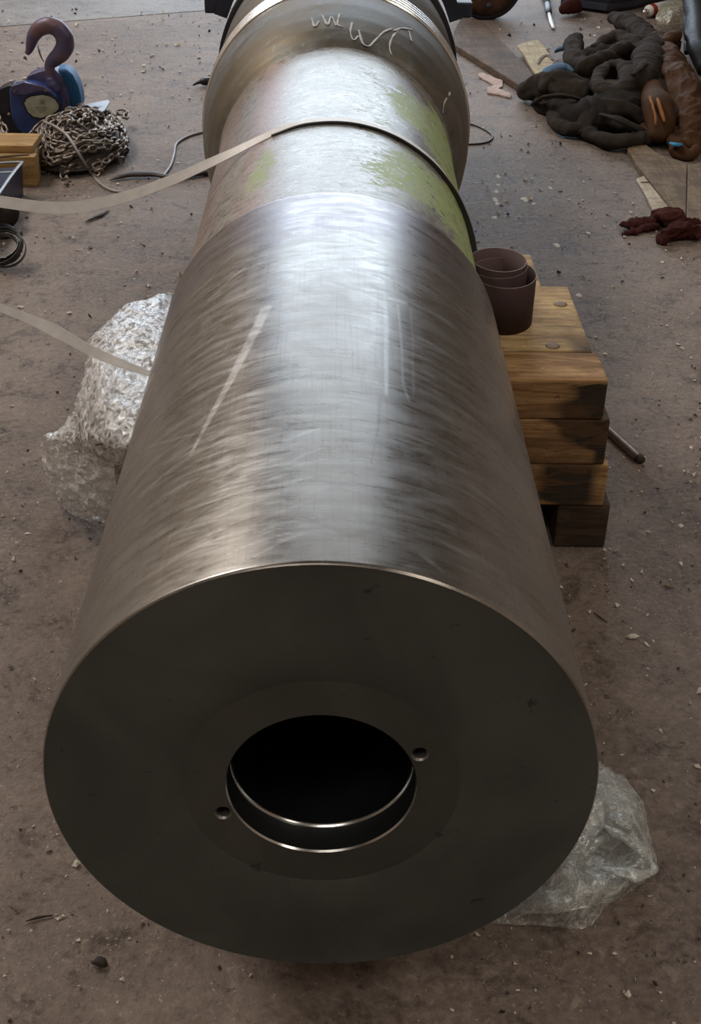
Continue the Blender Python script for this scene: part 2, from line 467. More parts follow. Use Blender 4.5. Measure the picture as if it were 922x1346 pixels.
# wood
def wood(name, light, dark, stain, axis='X', stain_amt=0.5, rough=0.75):
    t = NT(name)
    sc_ = {'X': (2.0, 30, 30), 'Y': (30, 2.0, 30)}[axis]
    gr = t.noise(1.6, t.mapping(sc_), detail=7, rough=0.7, dist=0.9)
    fi = t.noise(6.0, t.mapping(sc_), detail=4, rough=0.7)
    bl = t.noise(7, detail=5, rough=0.6, dist=0.5)
    c = t.mix(t.ramp(gr, [(0.38, 0.0), (0.58, 1.0)]), dark, light)
    c = t.mix(t.math('MULTIPLY', t.ramp(fi, [(0.3, 1.0), (0.48, 0.0)]), 0.55), c, tuple(x * 0.35 for x in dark))
    c = t.mix(t.math('MULTIPLY', t.ramp(bl, [(0.5, 0.0), (0.58, 1.0)]), stain_amt), c, stain)
    sp = t.noise(60, detail=4, rough=0.7)
    c = t.mix(t.ramp(sp, [(0.66, 0.0), (0.72, 0.6)]), c, tuple(min(1, x * 1.7) for x in light))
    c = t.mix(t.ramp(sp, [(0.28, 0.85), (0.34, 0.0)]), c, (0.03, 0.018, 0.01))
    e = t.attr('soot')
    c = t.mix(t.ramp(e, [(0.15, 0.0), (0.55, 0.96)]), c, t.mix(bl, (0.014, 0.011, 0.009), (0.055, 0.043, 0.034)))
    big = t.noise(3.5, t.mapping((1.5, 6, 6)), detail=6, rough=0.65, dist=1.0)
    c = t.mix(t.math('MULTIPLY', t.ramp(big, [(0.46, 0.0), (0.56, 1.0)]), 0.55 if stain_amt < 0.55 else 0.7), c, tuple(x * 0.55 for x in dark))
    ckn = t.noise(14.0, t.mapping(sc_), detail=3, rough=0.6, dist=2.0)
    c = t.mix(t.ramp(ckn, [(0.33, 0.9), (0.36, 0.0)]), c, (0.025, 0.015, 0.01))
    t.set(color=c, rough=rough, spec=0.3)
    b1 = t.bump(gr, 0.6, 0.004); b1 = t.bump(fi, 0.5, 0.002, b1); t.bump(ckn, 0.4, 0.002, b1)
    return t.m
M_TIM = wood('weathered_timber', (0.54, 0.335, 0.155), (0.30, 0.155, 0.062), (0.13, 0.075, 0.04))
M_TIMT = wood('weathered_timber_top', (0.68, 0.49, 0.26), (0.42, 0.27, 0.13), (0.20, 0.14, 0.09), stain_amt=0.4)
M_CHOCK = wood('oily_timber', (0.10, 0.065, 0.04), (0.05, 0.032, 0.02), (0.03, 0.02, 0.015))
M_BRDBR = wood('dirty_board', (0.18, 0.118, 0.078), (0.105, 0.068, 0.045), (0.07, 0.055, 0.04), 'Y')
M_BRDTAN = wood('tan_board', (0.25, 0.18, 0.11), (0.155, 0.105, 0.066), (0.13, 0.09, 0.06), 'Y', 0.5)
M_BRDPALE = wood('pale_board', (0.56, 0.47, 0.30), (0.42, 0.33, 0.19), (0.38, 0.26, 0.13), 'Y', 0.3)
M_BRDWHITE = wood('whitewashed_lath', (0.62, 0.55, 0.43), (0.46, 0.38, 0.28), (0.30, 0.22, 0.15), 'Y', 0.4)
M_BLKWOOD = wood('ochre_block', (0.52, 0.33, 0.14), (0.40, 0.24, 0.09), (0.30, 0.19, 0.09), 'X', 0.4)

# soft stuff
def cloth(name, a, b_, rough=0.95, weave=900, bumpd=0.004):
    t = NT(name)
    n = t.noise(9, detail=6, rough=0.6)
    c = t.mix(t.ramp(n, [(0.3, 0.0), (0.7, 1.0)]), a, b_)
    t.set(color=c, rough=rough, spec=0.08)
    b1 = t.bump(t.noise(28, detail=5, dist=0.8), 0.6, bumpd); t.bump(t.noise(weave), 0.25, 0.0006, b1)
    return t.m
M_GREY = cloth('grey_brown_cotton', (0.028, 0.022, 0.0185), (0.048, 0.039, 0.033))
M_GREY2 = cloth('dark_cotton', (0.021, 0.018, 0.0165), (0.036, 0.032, 0.029))
M_BRN = cloth('brown_leather', (0.050, 0.024, 0.012), (0.090, 0.045, 0.022), 0.7)
M_ORG = cloth('orange_seam', (0.25, 0.10, 0.035), (0.36, 0.16, 0.06), 0.8)
M_BLU = cloth('dusty_blue_cloth', (0.09, 0.16, 0.25), (0.14, 0.22, 0.33))
M_BLU2 = cloth('bright_blue_tag', (0.04, 0.25, 0.5), (0.06, 0.32, 0.6), 0.6)
M_MAR = cloth('maroon_cloth', (0.036, 0.011, 0.011), (0.075, 0.026, 0.023))
M_PINK = cloth('pinkish_cloth', (0.48, 0.36, 0.32), (0.60, 0.48, 0.43))
M_SACK = cloth('black_sack', (0.012, 0.012, 0.013), (0.03, 0.03, 0.032), 0.4)

# wrap film: bright, crinkled
t = NT('crinkled_film')
n1 = t.noise(48, detail=7, rough=0.72, dist=1.8); n2 = t.noise(150, detail=4, rough=0.7, dist=1.0)
t.set(color=t.mix(t.ramp(n1, [(0.40, 0.0), (0.52, 1.0)]), (0.34, 0.335, 0.32), (0.92, 0.94, 0.96)), metal=0.75, rough=0.2, spec=1.0)
b1 = t.bump(n1, 0.8, 0.0075); t.bump(n2, 0.6, 0.002, b1)
M_FOIL = t.m
def film(name, col, lo, hi, sc_=22):
    t = NT(name)
    n1 = t.noise(sc_, detail=5, rough=0.6, dist=1.4); n2 = t.noise(sc_ * 2.6, detail=4, rough=0.6, dist=1.0)
    r1 = t.ramp(t.math('ABSOLUTE', t.math('SUBTRACT', n1, 0.5)), [(0.0, 1.0), (0.035, 0.0)])
    r2 = t.ramp(t.math('ABSOLUTE', t.math('SUBTRACT', n2, 0.5)), [(0.0, 0.7), (0.03, 0.0)])
    cr = t.math('MAXIMUM', r1, r2)
    patch = t.ramp(t.noise(9, detail=3), [(0.4, 0.0), (0.62, 1.0)])
    al = t.math('ADD', t.math('MULTIPLY', patch, (hi - lo) * 0.5), lo)
    al = t.math('ADD', al, t.math('MULTIPLY', cr, hi - lo), True)
    t.set(color=col, rough=0.2, alpha=al, spec=1.0, metal=0.2)
    b1 = t.bump(n1, 0.8, 0.010); t.bump(n2, 0.5, 0.003, b1)
    return t.m
M_FILM = film('clear_film', (0.9, 0.9, 0.88), 0.22, 0.85)
M_BAG = film('cloudy_plastic', (0.80, 0.84, 0.82), 0.20, 0.66, 15)
M_BAG2 = film('yellowed_plastic', (0.75, 0.70, 0.52), 0.35, 0.9)

# hoist
M_HBLUE = plain('blue_enamel', (0.028, 0.055, 0.19), 0.32, 0.1, 0.35, 16)
M_HPURP = plain('scuffed_violet_enamel', (0.085, 0.078, 0.17), 0.42, 0.15, 0.45, 22)
M_HCYAN = plain('bright_blue_enamel', (0.012, 0.11, 0.27), 0.55, 0.05, 0.15, 10)
t = NT('worn_hook_paint')
n = t.noise(14, detail=5)
t.set(color=t.mix(t.ramp(n, [(0.45, 0.0), (0.62, 1.0)]), (0.095, 0.085, 0.17), (0.19, 0.115, 0.13)), rough=0.42, metal=0.2); t.bump(t.noise(50), 0.3, 0.002)
M_HOOK = t.m
M_LABEL = plain('cream_label', (0.36, 0.37, 0.29), 0.55, 0.0, 0.2, 40, 0.05)
M_CHAIN = plain('oily_chain_steel', (0.235, 0.195, 0.165), 0.42, 0.6, 0.25, 30, 0)
M_CABLE = plain('grey_cable', (0.30, 0.27, 0.25), 0.5, 0.1, 0.2, 30)
M_KCABLE = plain('black_cable', (0.02, 0.018, 0.017), 0.5, 0.0, 0.2, 30)
M_EMERY = plain('maroon_abrasive_cloth', (0.046, 0.022, 0.023), 0.85, 0.0, 0.15, 30, 0.4, 900, 0.0006)
M_EMERYI = plain('abrasive_cloth_back', (0.105, 0.064, 0.062), 0.8, 0.0, 0.15, 14, 0.1, 300)
M_EDGE = plain('abrasive_cloth_edge', (0.34, 0.26, 0.24), 0.8, 0.0, 0.1, 14, 0.0)
M_BOLT = plain('rusty_bolt', (0.22, 0.15, 0.09), 0.65, 0.3, 0.3, 60)
M_PIPE = plain('scuffed_steel_tube', (0.27, 0.20, 0.17), 0.42, 0.7, 0.35, 40)
M_WHITE = plain('white_plastic', (0.72, 0.70, 0.66), 0.5, 0, 0.1)
M_RED = plain('red_paint', (0.35, 0.03, 0.03), 0.4, 0, 0.1)
M_STONE = plain('pale_chip', (0.66, 0.60, 0.52), 0.8, 0, 0.25, 80)
M_DARKBIT = plain('dark_bit', (0.045, 0.032, 0.026), 0.7, 0, 0.3, 80)
M_TRAYB = plain('deep_blue_tray', (0.012, 0.022, 0.06), 0.35, 0, 0.2)
M_TRAYW = plain('pale_tray_edge', (0.38, 0.42, 0.46), 0.4, 0.2, 0.1)
M_STONEP = plain('grey_plate_steel', (0.32, 0.33, 0.36), 0.45, 0.6, 0.15, 12)

# ------------------------------------------------------------------ the shed
def tri_floor(name, pts, mat):
    o = obj(name, [Vector((x, y, 0)) for x, y in pts] + [Vector((x, y, -0.12)) for x, y in pts],
            [tuple(range(len(pts))), tuple(range(2 * len(pts) - 1, len(pts) - 1, -1))] + [(i, len(pts) + i, len(pts) + (i + 1) % len(pts), (i + 1) % len(pts)) for i in range(len(pts))], mat, FLOOR, False)
    bm = bmesh.new(); bm.from_mesh(o.data); bmesh.ops.recalc_face_normals(bm, faces=bm.faces); bm.to_mesh(o.data); bm.free()
    return o
XL, XR, YB, YF = -5.5, 5.5, -5.0, DOOR_Y
FLOOR = empty('floor', (0, 0, 0)); FLOOR['kind'] = 'structure'
ja, jb = PT(0, 35), PT(280, 13)
sl = (jb.y - ja.y) / (jb.x - ja.x)
def jy(x): return ja.y + sl * (x - ja.x)
tri_floor('slab', [(XL, YB), (XR, YB), (XR, jy(XR) - 0.008), (XL, jy(XL) - 0.008)], M_FLOOR)
tri_floor('slab', [(XL, jy(XL) + 0.008), (XR, jy(XR) + 0.008), (XR, YF + 3), (XL, YF + 3)], M_FLOOR2)
tri_floor('joint_filler', [(XL, jy(XL) - 0.009), (XR, jy(XR) - 0.009), (XR, jy(XR) + 0.009), (XL, jy(XL) + 0.009)], M_BLACK).location.z = -0.012
def struct(name, b, mat):
    o = obj(name, *b, mat, None, False); o['kind'] = 'structure'; return o
HT = 5.5
struct('wall_left', box(XL - 0.15, XL, YB, YF, 0, HT), M_WALL)
struct('wall_right', box(XR, XR + 0.15, YB, YF, 0, HT), M_WALL)
struct('wall_back', box(XL, XR, YB - 0.15, YB, 0, HT), M_WALL)
struct('wall_far', join(box(XL, -2.6, YF, YF + 0.15, 0, HT), box(2.4, XR, YF, YF + 0.15, 0, HT), box(-2.6, 2.4, YF, YF + 0.15, 4.6, HT)), M_WALL)
struct('ceiling', box(XL, XR, YB, YF, HT, HT + 0.15), M_ROOF)

# ------------------------------------------------------------------ the big roller
roller = empty('steel_roller', (0, 0, H), 'large steel roller lying on timber blocks, its hollow dark end face towards us', 'roller')
def set_uv(o, n_u_wrap=None):
    me = o.data; nv = len(me.vertices)
    co = np.zeros(nv * 3); me.vertices.foreach_get('co', co); co = co.reshape(-1, 3)
    th = np.arctan2(co[:, 0], co[:, 2]); rr = np.hypot(co[:, 0], co[:, 2])
    uvl = me.uv_layers.new(name='UVMap')
    li = np.zeros(len(me.loops), dtype=np.int32); me.loops.foreach_get('vertex_index', li)
    u = th[li] * S; v = co[li, 1]
    k = 4; uu = u.reshape(-1, k); mx = uu.max(1, keepdims=True)
    uu = np.where(mx - uu > S, uu + 2 * np.pi * S, uu)
    uvl.data.foreach_set('uv', np.stack([uu.ravel(), v], -1).astype(np.float32).ravel())
    return th, co[:, 1] / S
def add_attr(o, name, vals):
    a = o.data.attributes.new(name, 'FLOAT', 'POINT'); a.data.foreach_set('value', np.clip(vals, 0, 1).astype(np.float32))
# dense at the top where it is seen, coarse beneath
tt = np.concatenate([np.linspace(-1.95, 1.95, 620), np.linspace(1.97, 2 * np.pi - 1.97, 60)])
ys = np.concatenate([[0.0, 0.004], np.linspace(0.008, 3.55, 420), [3.575, 3.6, 3.62]]) * S
def bar_r(y):
    y /= S
    if y < 0.008: return (0.994 + 0.006 * y / 0.008) * S
    if y > 3.55: return (1.0 - 0.05 * ((y - 3.55) / 0.07) ** 2) * S
    return S
V, Fc = lathe_y([(y, bar_r(y)) for y in ys], thetas=tt)
bar = obj('barrel', V, Fc[:, ::-1], M_BAR, roller)
th, yy = set_uv(bar)
polish_and_reflection = np.zeros(len(th)); stain = np.zeros(len(th))
def stroke(acc, pts, wd, val, soft=0.5):
    """pts in (angle, y); wd half-width in S units"""
    pts = np.array(pts)
    if isinstance(wd, (int, float)): wd = [wd] * len(pts)
    lo = pts.min(0) - 0.12; hi = pts.max(0) + 0.12
    sel = np.where((th > lo[0]) & (th < hi[0]) & (yy > lo[1]) & (yy < hi[1]))[0]
    if len(sel) == 0: return
    q = np.stack([th[sel], yy[sel]], 1); best = np.zeros(len(sel))
    for k in range(len(pts) - 1):
        a, b = pts[k], pts[k + 1]; ab = b - a
        s = np.clip(((q - a) @ ab) / (ab @ ab + 1e-9), 0, 1)
        d = np.linalg.norm(q - a - s[:, None] * ab, axis=1)
        w_ = wd[k] + (wd[k + 1] - wd[k]) * s
        best = np.maximum(best, np.clip((w_ - d) / (w_ * soft) , 0, 1))
    acc[sel] = np.maximum(acc[sel], best * val)
def px_stroke(acc, px, wpx, val, soft=0.5):
    pts = [roll_uv(*p) for p in px]
    if any(p is None for p in pts): return
    m = PT(400, 500, 0.6); k = depth(m) / FPX / S
    if isinstance(wpx, (int, float)): wpx = [wpx] * len(px)
    stroke(acc, pts, [x * k * 0.5 for x in wpx], val, soft)
px_stroke(polish_and_reflection, [(350, 405), (333, 440), (303, 500), (278, 546), (251, 597)], [18, 17, 13, 10, 6], 0.55, 0.35)
px_stroke(polish_and_reflection, [(240, 600), (253, 592)], 5, 0.4)
px_stroke(polish_and_reflection, [(506, 385), (508, 430), (508, 520)], [8, 9, 6], 0.55, 0.6)
px_stroke(polish_and_reflection, [(523, 400), (528, 450), (530, 505), (538, 527)], [5, 4, 4, 5], 0.35, 0.6)
px_stroke(polish_and_reflection, [(540, 405), (543, 450), (544, 520)], [3, 3, 3], 0.25, 0.6)
px_stroke(polish_and_reflection, [(512, 392), (532, 398)], [16, 15], 0.6, 0.8)
px_stroke(polish_and_reflection, [(505, 365), (535, 378), (556, 392)], [7, 6, 3], 0.35, 0.6)
px_stroke(polish_and_reflection, [(322, 352), (300, 370), (275, 395)], [4, 7, 3], 0.5)
px_stroke(polish_and_reflection, [(203, 470), (205, 510), (208, 545)], [5, 4, 2], 0.6)  # the tape's reflection in the barrel, painted as a pale stroke
px_stroke(polish_and_reflection, [(511, 455), (560, 470), (617, 498)], [3, 3, 2], 0.28)
px_stroke(polish_and_reflection, [(555, 730), (575, 745), (582, 752)], [10, 9, 5], 0.3, 0.8)
px_stroke(polish_and_reflection, [(590, 430), (617, 462)], [2, 2], 0.2)
px_stroke(polish_and_reflection, [(573, 378), (598, 403)], [3, 2], 0.3)
for _ in range(46):        # short grinding marks left of the highlight, slanting down to the left
    x = random.uniform(262, 345); y = random.uniform(355, 480); L = random.uniform(9, 32); s = random.uniform(0.45, 0.8)
    px_stroke(polish_and_reflection, [(x, y), (x - L, y + L * s)], [random.uniform(1.5, 4.5), 1.0], random.uniform(0.15, 0.5))
for _ in range(60):
    x = random.uniform(190, 270); y = random.uniform(470, 640); L = random.uniform(15, 45); s = random.uniform(0.7, 1.0)
    px_stroke(polish_and_reflection, [(x, y), (x - L, y + L * s)], [random.uniform(1.5, 4), 1.2], random.uniform(0.06, 0.25))
for _ in range(70):
    x = random.uniform(260, 430); y = random.uniform(560, 700); L = random.uniform(25, 90); s = random.uniform(0.25, 0.5)
    px_stroke(polish_and_reflection, [(x, y), (x - L * 0.5, y + L * s * 0.4), (x - L, y + L * s)], [2, random.uniform(4, 10), 2], random.uniform(0.08, 0.32), 0.9)
for _ in range(40):
    x = random.uniform(330, 470); y = random.uniform(400, 650); L = random.uniform(25, 70)
    px_stroke(stain, [(x, y), (x + L * 0.5, y - 3), (x + L, y + 4)], [2, random.uniform(4, 9), 2], random.uniform(0.1, 0.35), 0.9)
px_stroke(stain, [(500, 520), (498, 560), (488, 610)], [4, 3, 2], 0.5)
px_stroke(stain, [(534, 400), (540, 450), (548, 500), (540, 560)], [22, 30, 28, 8], 0.35, 0.9)
px_stroke(stain, [(545, 605), (590, 620), (640, 650), (672, 680)], [3, 5, 5, 3], 0.35, 0.9)
px_stroke(stain, [(492, 357), (530, 368), (560, 395)], [3, 5, 2], 0.5, 0.8)
px_stroke(stain, [(300, 690), (400, 680), (460, 705), (500, 695)], [10, 26, 16, 8], 0.45, 0.9)
px_stroke(stain, [(455, 733), (500, 738), (535, 747)], [3, 5, 4], 0.7, 0.6)
px_stroke(stain, [(300, 350), (330, 345), (345, 352)], [8, 16, 8], 0.5, 0.9)
px_stroke(stain, [(310, 375), (335, 365), (352, 358)], [5, 9, 5], 0.5, 0.9)
px_stroke(stain, [(700, 640), (722, 700), (748, 800), (760, 860)], [8, 10, 12, 6], 0.6, 0.9)
# a ragged darker patch of old surface along the front edge
edge = np.clip(1 - (yy - 0.16 - 0.10 * np.sin(th * 3.1 + 1) - 0.05 * np.sin(th * 23)) / 0.06, 0, 1) * np.clip(1 - np.abs(th + 0.05) / 0.55, 0, 1)
stain = np.maximum(stain, edge * 0.30)
tintv = np.clip((yy - 2.85 - 0.06 * np.sin(th * 9) - 0.35 * np.clip(th, 0, 1)*0) / 0.18, 0, 1)
tintv *= 0.75 + 0.25 * np.sin(yy * 40 + th * 3)
add_attr(bar, 'polish_and_reflection', polish_and_reflection); add_attr(bar, 'stain', stain); add_attr(bar, 'heat_tint', tintv)

# end face: outer annulus, recessed ring with the tapped holes, bore
def annulus(r0, r1, y, holes=(), seg=180):
    bm = bmesh.new()
    def loop(cx, cz, r, n):
        vs = [bm.verts.new((cx + r * math.sin(2 * math.pi * k / n), y, cz + r * math.cos(2 * math.pi * k / n))) for k in range(n)]
        for k in range(n): bm.edges.new((vs[k], vs[(k + 1) % n]))
    loop(0, H, r0, seg); loop(0, H, r1, seg)
    for cx, cz, r in holes: loop(cx, cz, r, 32)
    bmesh.ops.triangle_fill(bm, edges=bm.edges[:], use_beauty=True, normal=(0, -1, 0))
    bm.verts.index_update()
    V = [v.co.copy() for v in bm.verts]; Fc = [tuple(v.index for v in f.verts) for f in bm.faces]; bm.free()
    return V, Fc
HOLES = [(0.350 * S, 0.165 * S + H, 0.033 * S), (-0.361 * S, -0.141 * S + H, 0.033 * S)]
V, Fc = lathe_y([(0.0, 0.994 * S), (0.0008, 0.985 * S), (0.0022, 0.93 * S), (0.0022, 0.70 * S), (0.0022, 0.505 * S), (0.0026, 0.5035 * S)], 200)
obj('end_face', V, Fc[:, ::-1], M_FACE, roller)
V, Fc = annulus(0.3475 * S, 0.5035 * S, 0.0026, HOLES)
obj('face_ring', V, Fc, M_RING, roller, False)['label'] = 'slightly shinier ring turned round the bore'
V, Fc = lathe_y([(0.0026, 0.3475 * S), (0.0050, 0.343 * S)], 160); obj('bore_chamfer', V, Fc[:, ::-1], M_BRIGHT, roller)
V, Fc = lathe_y([(0.0050, 0.343 * S), (0.125 * S, 0.343 * S), (0.128 * S, 0.3405 * S)], 160); obj('bore', V, Fc[:, ::-1], M_BORE, roller)
V, Fc = lathe_y([(0.128 * S, 0.3405 * S), (0.136 * S, 0.3335 * S), (0.142 * S, 0.3325 * S)], 160)
obj('bore_step', V, Fc[:, ::-1], M_BRIGHT, roller)
V, Fc = lathe_y([(0.142 * S, 0.3325 * S), (0.146 * S, 0.337 * S), (1.2 * S, 0.335 * S), (3.3 * S, 0.335 * S), (3.32 * S, 0.002)], 120)
obj('inner_bore', V, Fc[:, ::-1], M_BLACK, roller)
for cx, cz, r in HOLES:
    pr = [(0.0026, r), (0.0048, r * 0.90)]
    for k in range(12): pr += [(0.0055 + k * 0.0022, r * 0.74), (0.0066 + k * 0.0022, r * 0.90)]
    pr += [(0.034, r * 0.74), (0.036, 0.0003)]
    V, Fc = lathe_y(pr, 40, cx, cz); obj('tapped_hole', V, Fc[:, ::-1], M_THR, roller)

# neck
tn = np.concatenate([np.linspace(-1.9, 1.9, 420), np.linspace(1.93, 2 * np.pi - 1.93, 40)])
yn = np.concatenate([[3.585], np.linspace(3.62, 7.0, 260), [7.05, 7.1]])
V, Fc = lathe_y([(y * S, prof_r(max(y, 3.64) * S)) for y in yn], thetas=tn)
neck = obj('neck', V, Fc[:, ::-1], M_NECK, roller)
th, yy = set_uv(neck)
def inpoly(px, val, soft=0.04):
    P = np.array([p for p in (roll_uv(*q) for q in px) if p is not None])
    x, y = th, yy; ins = np.zeros(len(th), bool)
    n = len(P); dmin = np.full(len(th), 9.0)
    for i in range(n):
        a, b = P[i], P[(i + 1) % n]
        c_ = ((a[1] > y) != (b[1] > y)) & (x < (b[0] - a[0]) * (y - a[1]) / (b[1] - a[1] + 1e-12) + a[0]); ins ^= c_
        ab = b - a; s = np.clip(((x - a[0]) * ab[0] + (y - a[1]) * ab[1]) / (ab @ ab + 1e-9), 0, 1)
        dmin = np.minimum(dmin, np.hypot(x - a[0] - s * ab[0], (y - a[1] - s * ab[1]) * 0.5))
    return np.where(ins, np.clip(0.5 + dmin / soft * 0.5, 0, 1), np.clip(0.5 - dmin / soft * 0.5, 0, 1)) * val
g = np.zeros(len(th))
g = np.maximum(g, inpoly([(505, 118), (532, 116), (566, 150), (586, 200), (600, 262), (584, 235), (556, 180), (520, 150)], 0.75, 0.12))
g = np.maximum(g, inpoly([(560, 140), (585, 180), (597, 215), (602, 262), (590, 235), (570, 190)], 1.0, 0.1))
g = np.maximum(g, inpoly([(520, 192), (545, 200), (585, 245), (608, 290), (619, 332), (590, 303), (560, 275), (520, 256), (485, 238), (470, 215)], 0.72, 0.15))
g = np.maximum(g, inpoly([(570, 228), (590, 252), (606, 290), (618, 330), (598, 306), (578, 280), (565, 255)], 1.0, 0.08))
g = np.maximum(g, np.clip((th - 0.75) / 0.25, 0, 1) * 0.95 * ((yy < 6.9)))
g = np.maximum(g, inpoly([(345, 193), (370, 196), (364, 225), (352, 242), (332, 258), (314, 260), (324, 232)], 0.62, 0.10))
g = np.maximum(g, np.clip(1 - np.abs(th - 0.3) / 0.5, 0, 1) * 0.30)
add_attr(neck, 'green', g)
add_attr(neck, 'pinkish', np.clip(1 - np.abs(th + 0.55) / 0.22, 0, 1) * 0.7 + np.clip((-th - 0.75) / 0.2, 0, 1) * 0.45)

# collar, turned rings, rear barrel
tc = np.concatenate([np.linspace(-1.9, 1.9, 260), np.linspace(1.93, 2 * np.pi - 1.93, 40)])
V, Fc = lathe_y([(y * S, prof_r(y * S)) for y in np.concatenate([np.linspace(7.08, 7.3, 14), np.linspace(7.33, 8.2, 30)])], thetas=tc)
col_ = obj('collar', V, Fc[:, ::-1], M_COL, roller); set_uv(col_)
y0 = 8.2
for k in range(4):
    a = y0 + k * 0.12
    V, Fc = lathe_y([(a * S, 1.208 * S), ((a + 0.01) * S, 1.228 * S), ((a + 0.06) * S, 1.228 * S), ((a + 0.07) * S, 1.200 * S), ((a + 0.12) * S, 1.200 * S)], thetas=tc)
    obj('turned_ring', V, Fc[:, ::-1], M_BRIGHT, roller)
V, Fc = lathe_y([(8.68 * S, 1.20 * S), (8.70 * S, 1.215 * S), (10.2 * S, 1.215 * S)], thetas=tc)
rb = obj('rear_barrel', V, Fc[:, ::-1], M_COL, roller); set_uv(rb)
V, Fc = lathe_y([(10.2 * S, 1.2 * S), (10.2 * S, 1.26 * S), (10.55 * S, 1.26 * S), (10.55 * S, 0.9 * S), (12.5 * S, 0.9 * S), (12.5 * S, 0.02)], thetas=tc)
obj('rear_ring', V, Fc[:, ::-1], M_BLACK, roller)['label'] = 'black ring at the rear of the roller'
# chalk marks on the collar
def on_roll(px, py, lift=0.0006):
    p = hit_roll(px, py); v = Vector((p.x, 0, p.z - H)).normalized(); return p + v * lift
strokes = [[(463.5, 30), (461, 43), (465, 53), (471.7, 47.5)], [(472, 40), (477, 57), (485, 61), (493, 54), (504, 43), (515, 38)],
           [(524.5, 38), (515, 51.5), (512.4, 63.7), (515, 72.7)], [(518, 40.7), (528.6, 37.4), (542, 39.3)], [(538, 41), (541, 54)],
           [(592, 122), (584, 135.6), (582, 149)], [(424, 20), (431, 33), (436, 22), (442, 34)], [(447, 18), (444, 32), (452, 36)], [(410, 24), (414, 35), (420, 28)]]
for s_ in strokes:
    pts = [on_roll(*p) for p in s_]
    P = catmull(pts, 18); V = []; Fc = []
    for i, p in enumerate(P):
        t_ = (P[min(i + 1, 17)] - P[max(i - 1, 0)]).normalized(); n_ = Vector((p.x, 0, p.z - H)).normalized()
        sd = t_.cross(n_).normalized() * 0.0042 * (0.6 + 0.5 * noise.noise(p * 60))
        V += [p + sd + n_ * 0.0002, p - sd + n_ * 0.0002, p + sd + n_ * 0.0008, p - sd + n_ * 0.0008]
    for i in range(17):
        a = i * 4
        Fc += [(a + 2, a + 3, a + 7, a + 6), (a, a + 4, a + 5, a + 1), (a, a + 2, a + 6, a + 4), (a + 1, a + 5, a + 7, a + 3)]
    obj('chalk_mark', V, Fc, M_CHALK, roller)

# ------------------------------------------------------------------ timber packs
def timber(par, x0, x1, y0, y1, z0, z1, mat, soot=None, side=1, nm='timber'):
    """a baulk whose inner end is cut to follow the roller; x in S units outward"""
    rr = 1.012
    prof = []
    n = 10
    for k in range(n + 1):
        z = z1 + (z0 - z1) * k / n
        xi = math.sqrt(max(0.0, rr * rr - z * z)) if abs(z) < rr else 0.0
        prof.append((max(xi, x0), z))
    pts = [(x1, z0), (x1, z1)] + prof
    P = [RR(side * x, y0, z) for x, z in pts]
    V, Fc = extrude_poly(P, (0, (y1 - y0) * S, 0))
    o = obj(nm, V, Fc, mat, par, False)
    bevel_mesh(o, 0.005, 2)
    if soot is not None: 
        bm = bmesh.new(); bm.from_mesh(o.data)
        bmesh.ops.triangulate(bm, faces=[f for f in bm.faces if len(f.verts) > 4])
        bmesh.ops.subdivide_edges(bm, edges=[e for e in bm.edges if e.calc_length() > 0.05], cuts=6, use_grid_fill=True)
        bm.to_mesh(o.data); bm.free()
        co = np.array([tuple(v.co) for v in o.data.vertices]) + np.array(par.location)
        q = np.stack([co[:, 0] / S, co[:, 1] / S, (co[:, 2] - H) / S], 1)
        add_attr(o, 'soot', soot(q))
    return o
pack = empty('timber_block_stack', RR(1.35, 4.4, -1.42), 'stack of weathered sawn timber baulks wedging the right side of the roller', 'timber blocks')
nz = lambda q, f, s=0: np.array([noise.noise(Vector(p) * f + Vector((s, 0, 0))) for p in q])
timber(pack, 1.0, 1.705, 3.585, 3.975, -0.435, -0.16, M_TIM, lambda q: np.clip((q[:, 0] - 1.42 + 0.12 * nz(q, 7)) / 0.06, 0, 1) * 0.8 * np.where(q[:, 2] > -0.19, 0.25, 1.0))
timber(pack, 1.0, 1.675, 4.0, 5.06, -0.44, -0.165, M_TIMT, lambda q: np.clip((q[:, 0] - 1.50 + 0.1 * nz(q, 5)) / 0.08, 0, 1) * np.clip((4.25 - q[:, 1]) / 0.1, 0, 1) * 0.6)
timber(pack, 1.0, 1.50, 5.085, 5.75, -0.44, -0.20, M_TIMT)
timber(pack, 0.8, 1.755, 3.59, 4.6, -0.767, -0.441, M_TIM, lambda q: np.clip((q[:, 0] - 1.50 - (q[:, 2] + 0.60) * -0.9 + 0.12 * nz(q, 6, 3)) / 0.05, 0, 1) * 0.8)
timber(pack, 0.8, 1.70, 4.63, 5.7, -0.765, -0.447, M_TIM)
timber(pack, 0.4, 1.79, 3.587, 4.6, -1.078, -0.769, M_TIM, lambda q: np.clip((q[:, 0] - 1.40 + 0.1 * nz(q, 6, 8)) / 0.05, 0, 1) * np.clip((1.72 - q[:, 0]) / 0.05, 0, 1) * 0.85)
timber(pack, 0.4, 1.72, 4.63, 5.7, -1.075, -0.77, M_TIM)
o = obj('chock', *box(1.50 * S, 1.845 * S, 3.60 * S, 4.35 * S, 0.0, (-1.08 + 1.42) * S), M_CHOCK, pack, False); bevel_mesh(o, 0.006, 2)
o['label'] = 'short dark oily chock under the stack'
o = obj('chock', *box(1.0 * S, 1.7 * S, 4.9 * S, 5.6 * S, 0.0, (-1.08 + 1.42) * S), M_CHOCK, pack, False); bevel_mesh(o, 0.006, 2)
o = obj('chock', *box(0.45 * S, 1.0 * S, 3.9 * S, 4.6 * S, 0.0, (-1.08 + 1.42) * S), M_CHOCK, pack, False); bevel_mesh(o, 0.006, 2)
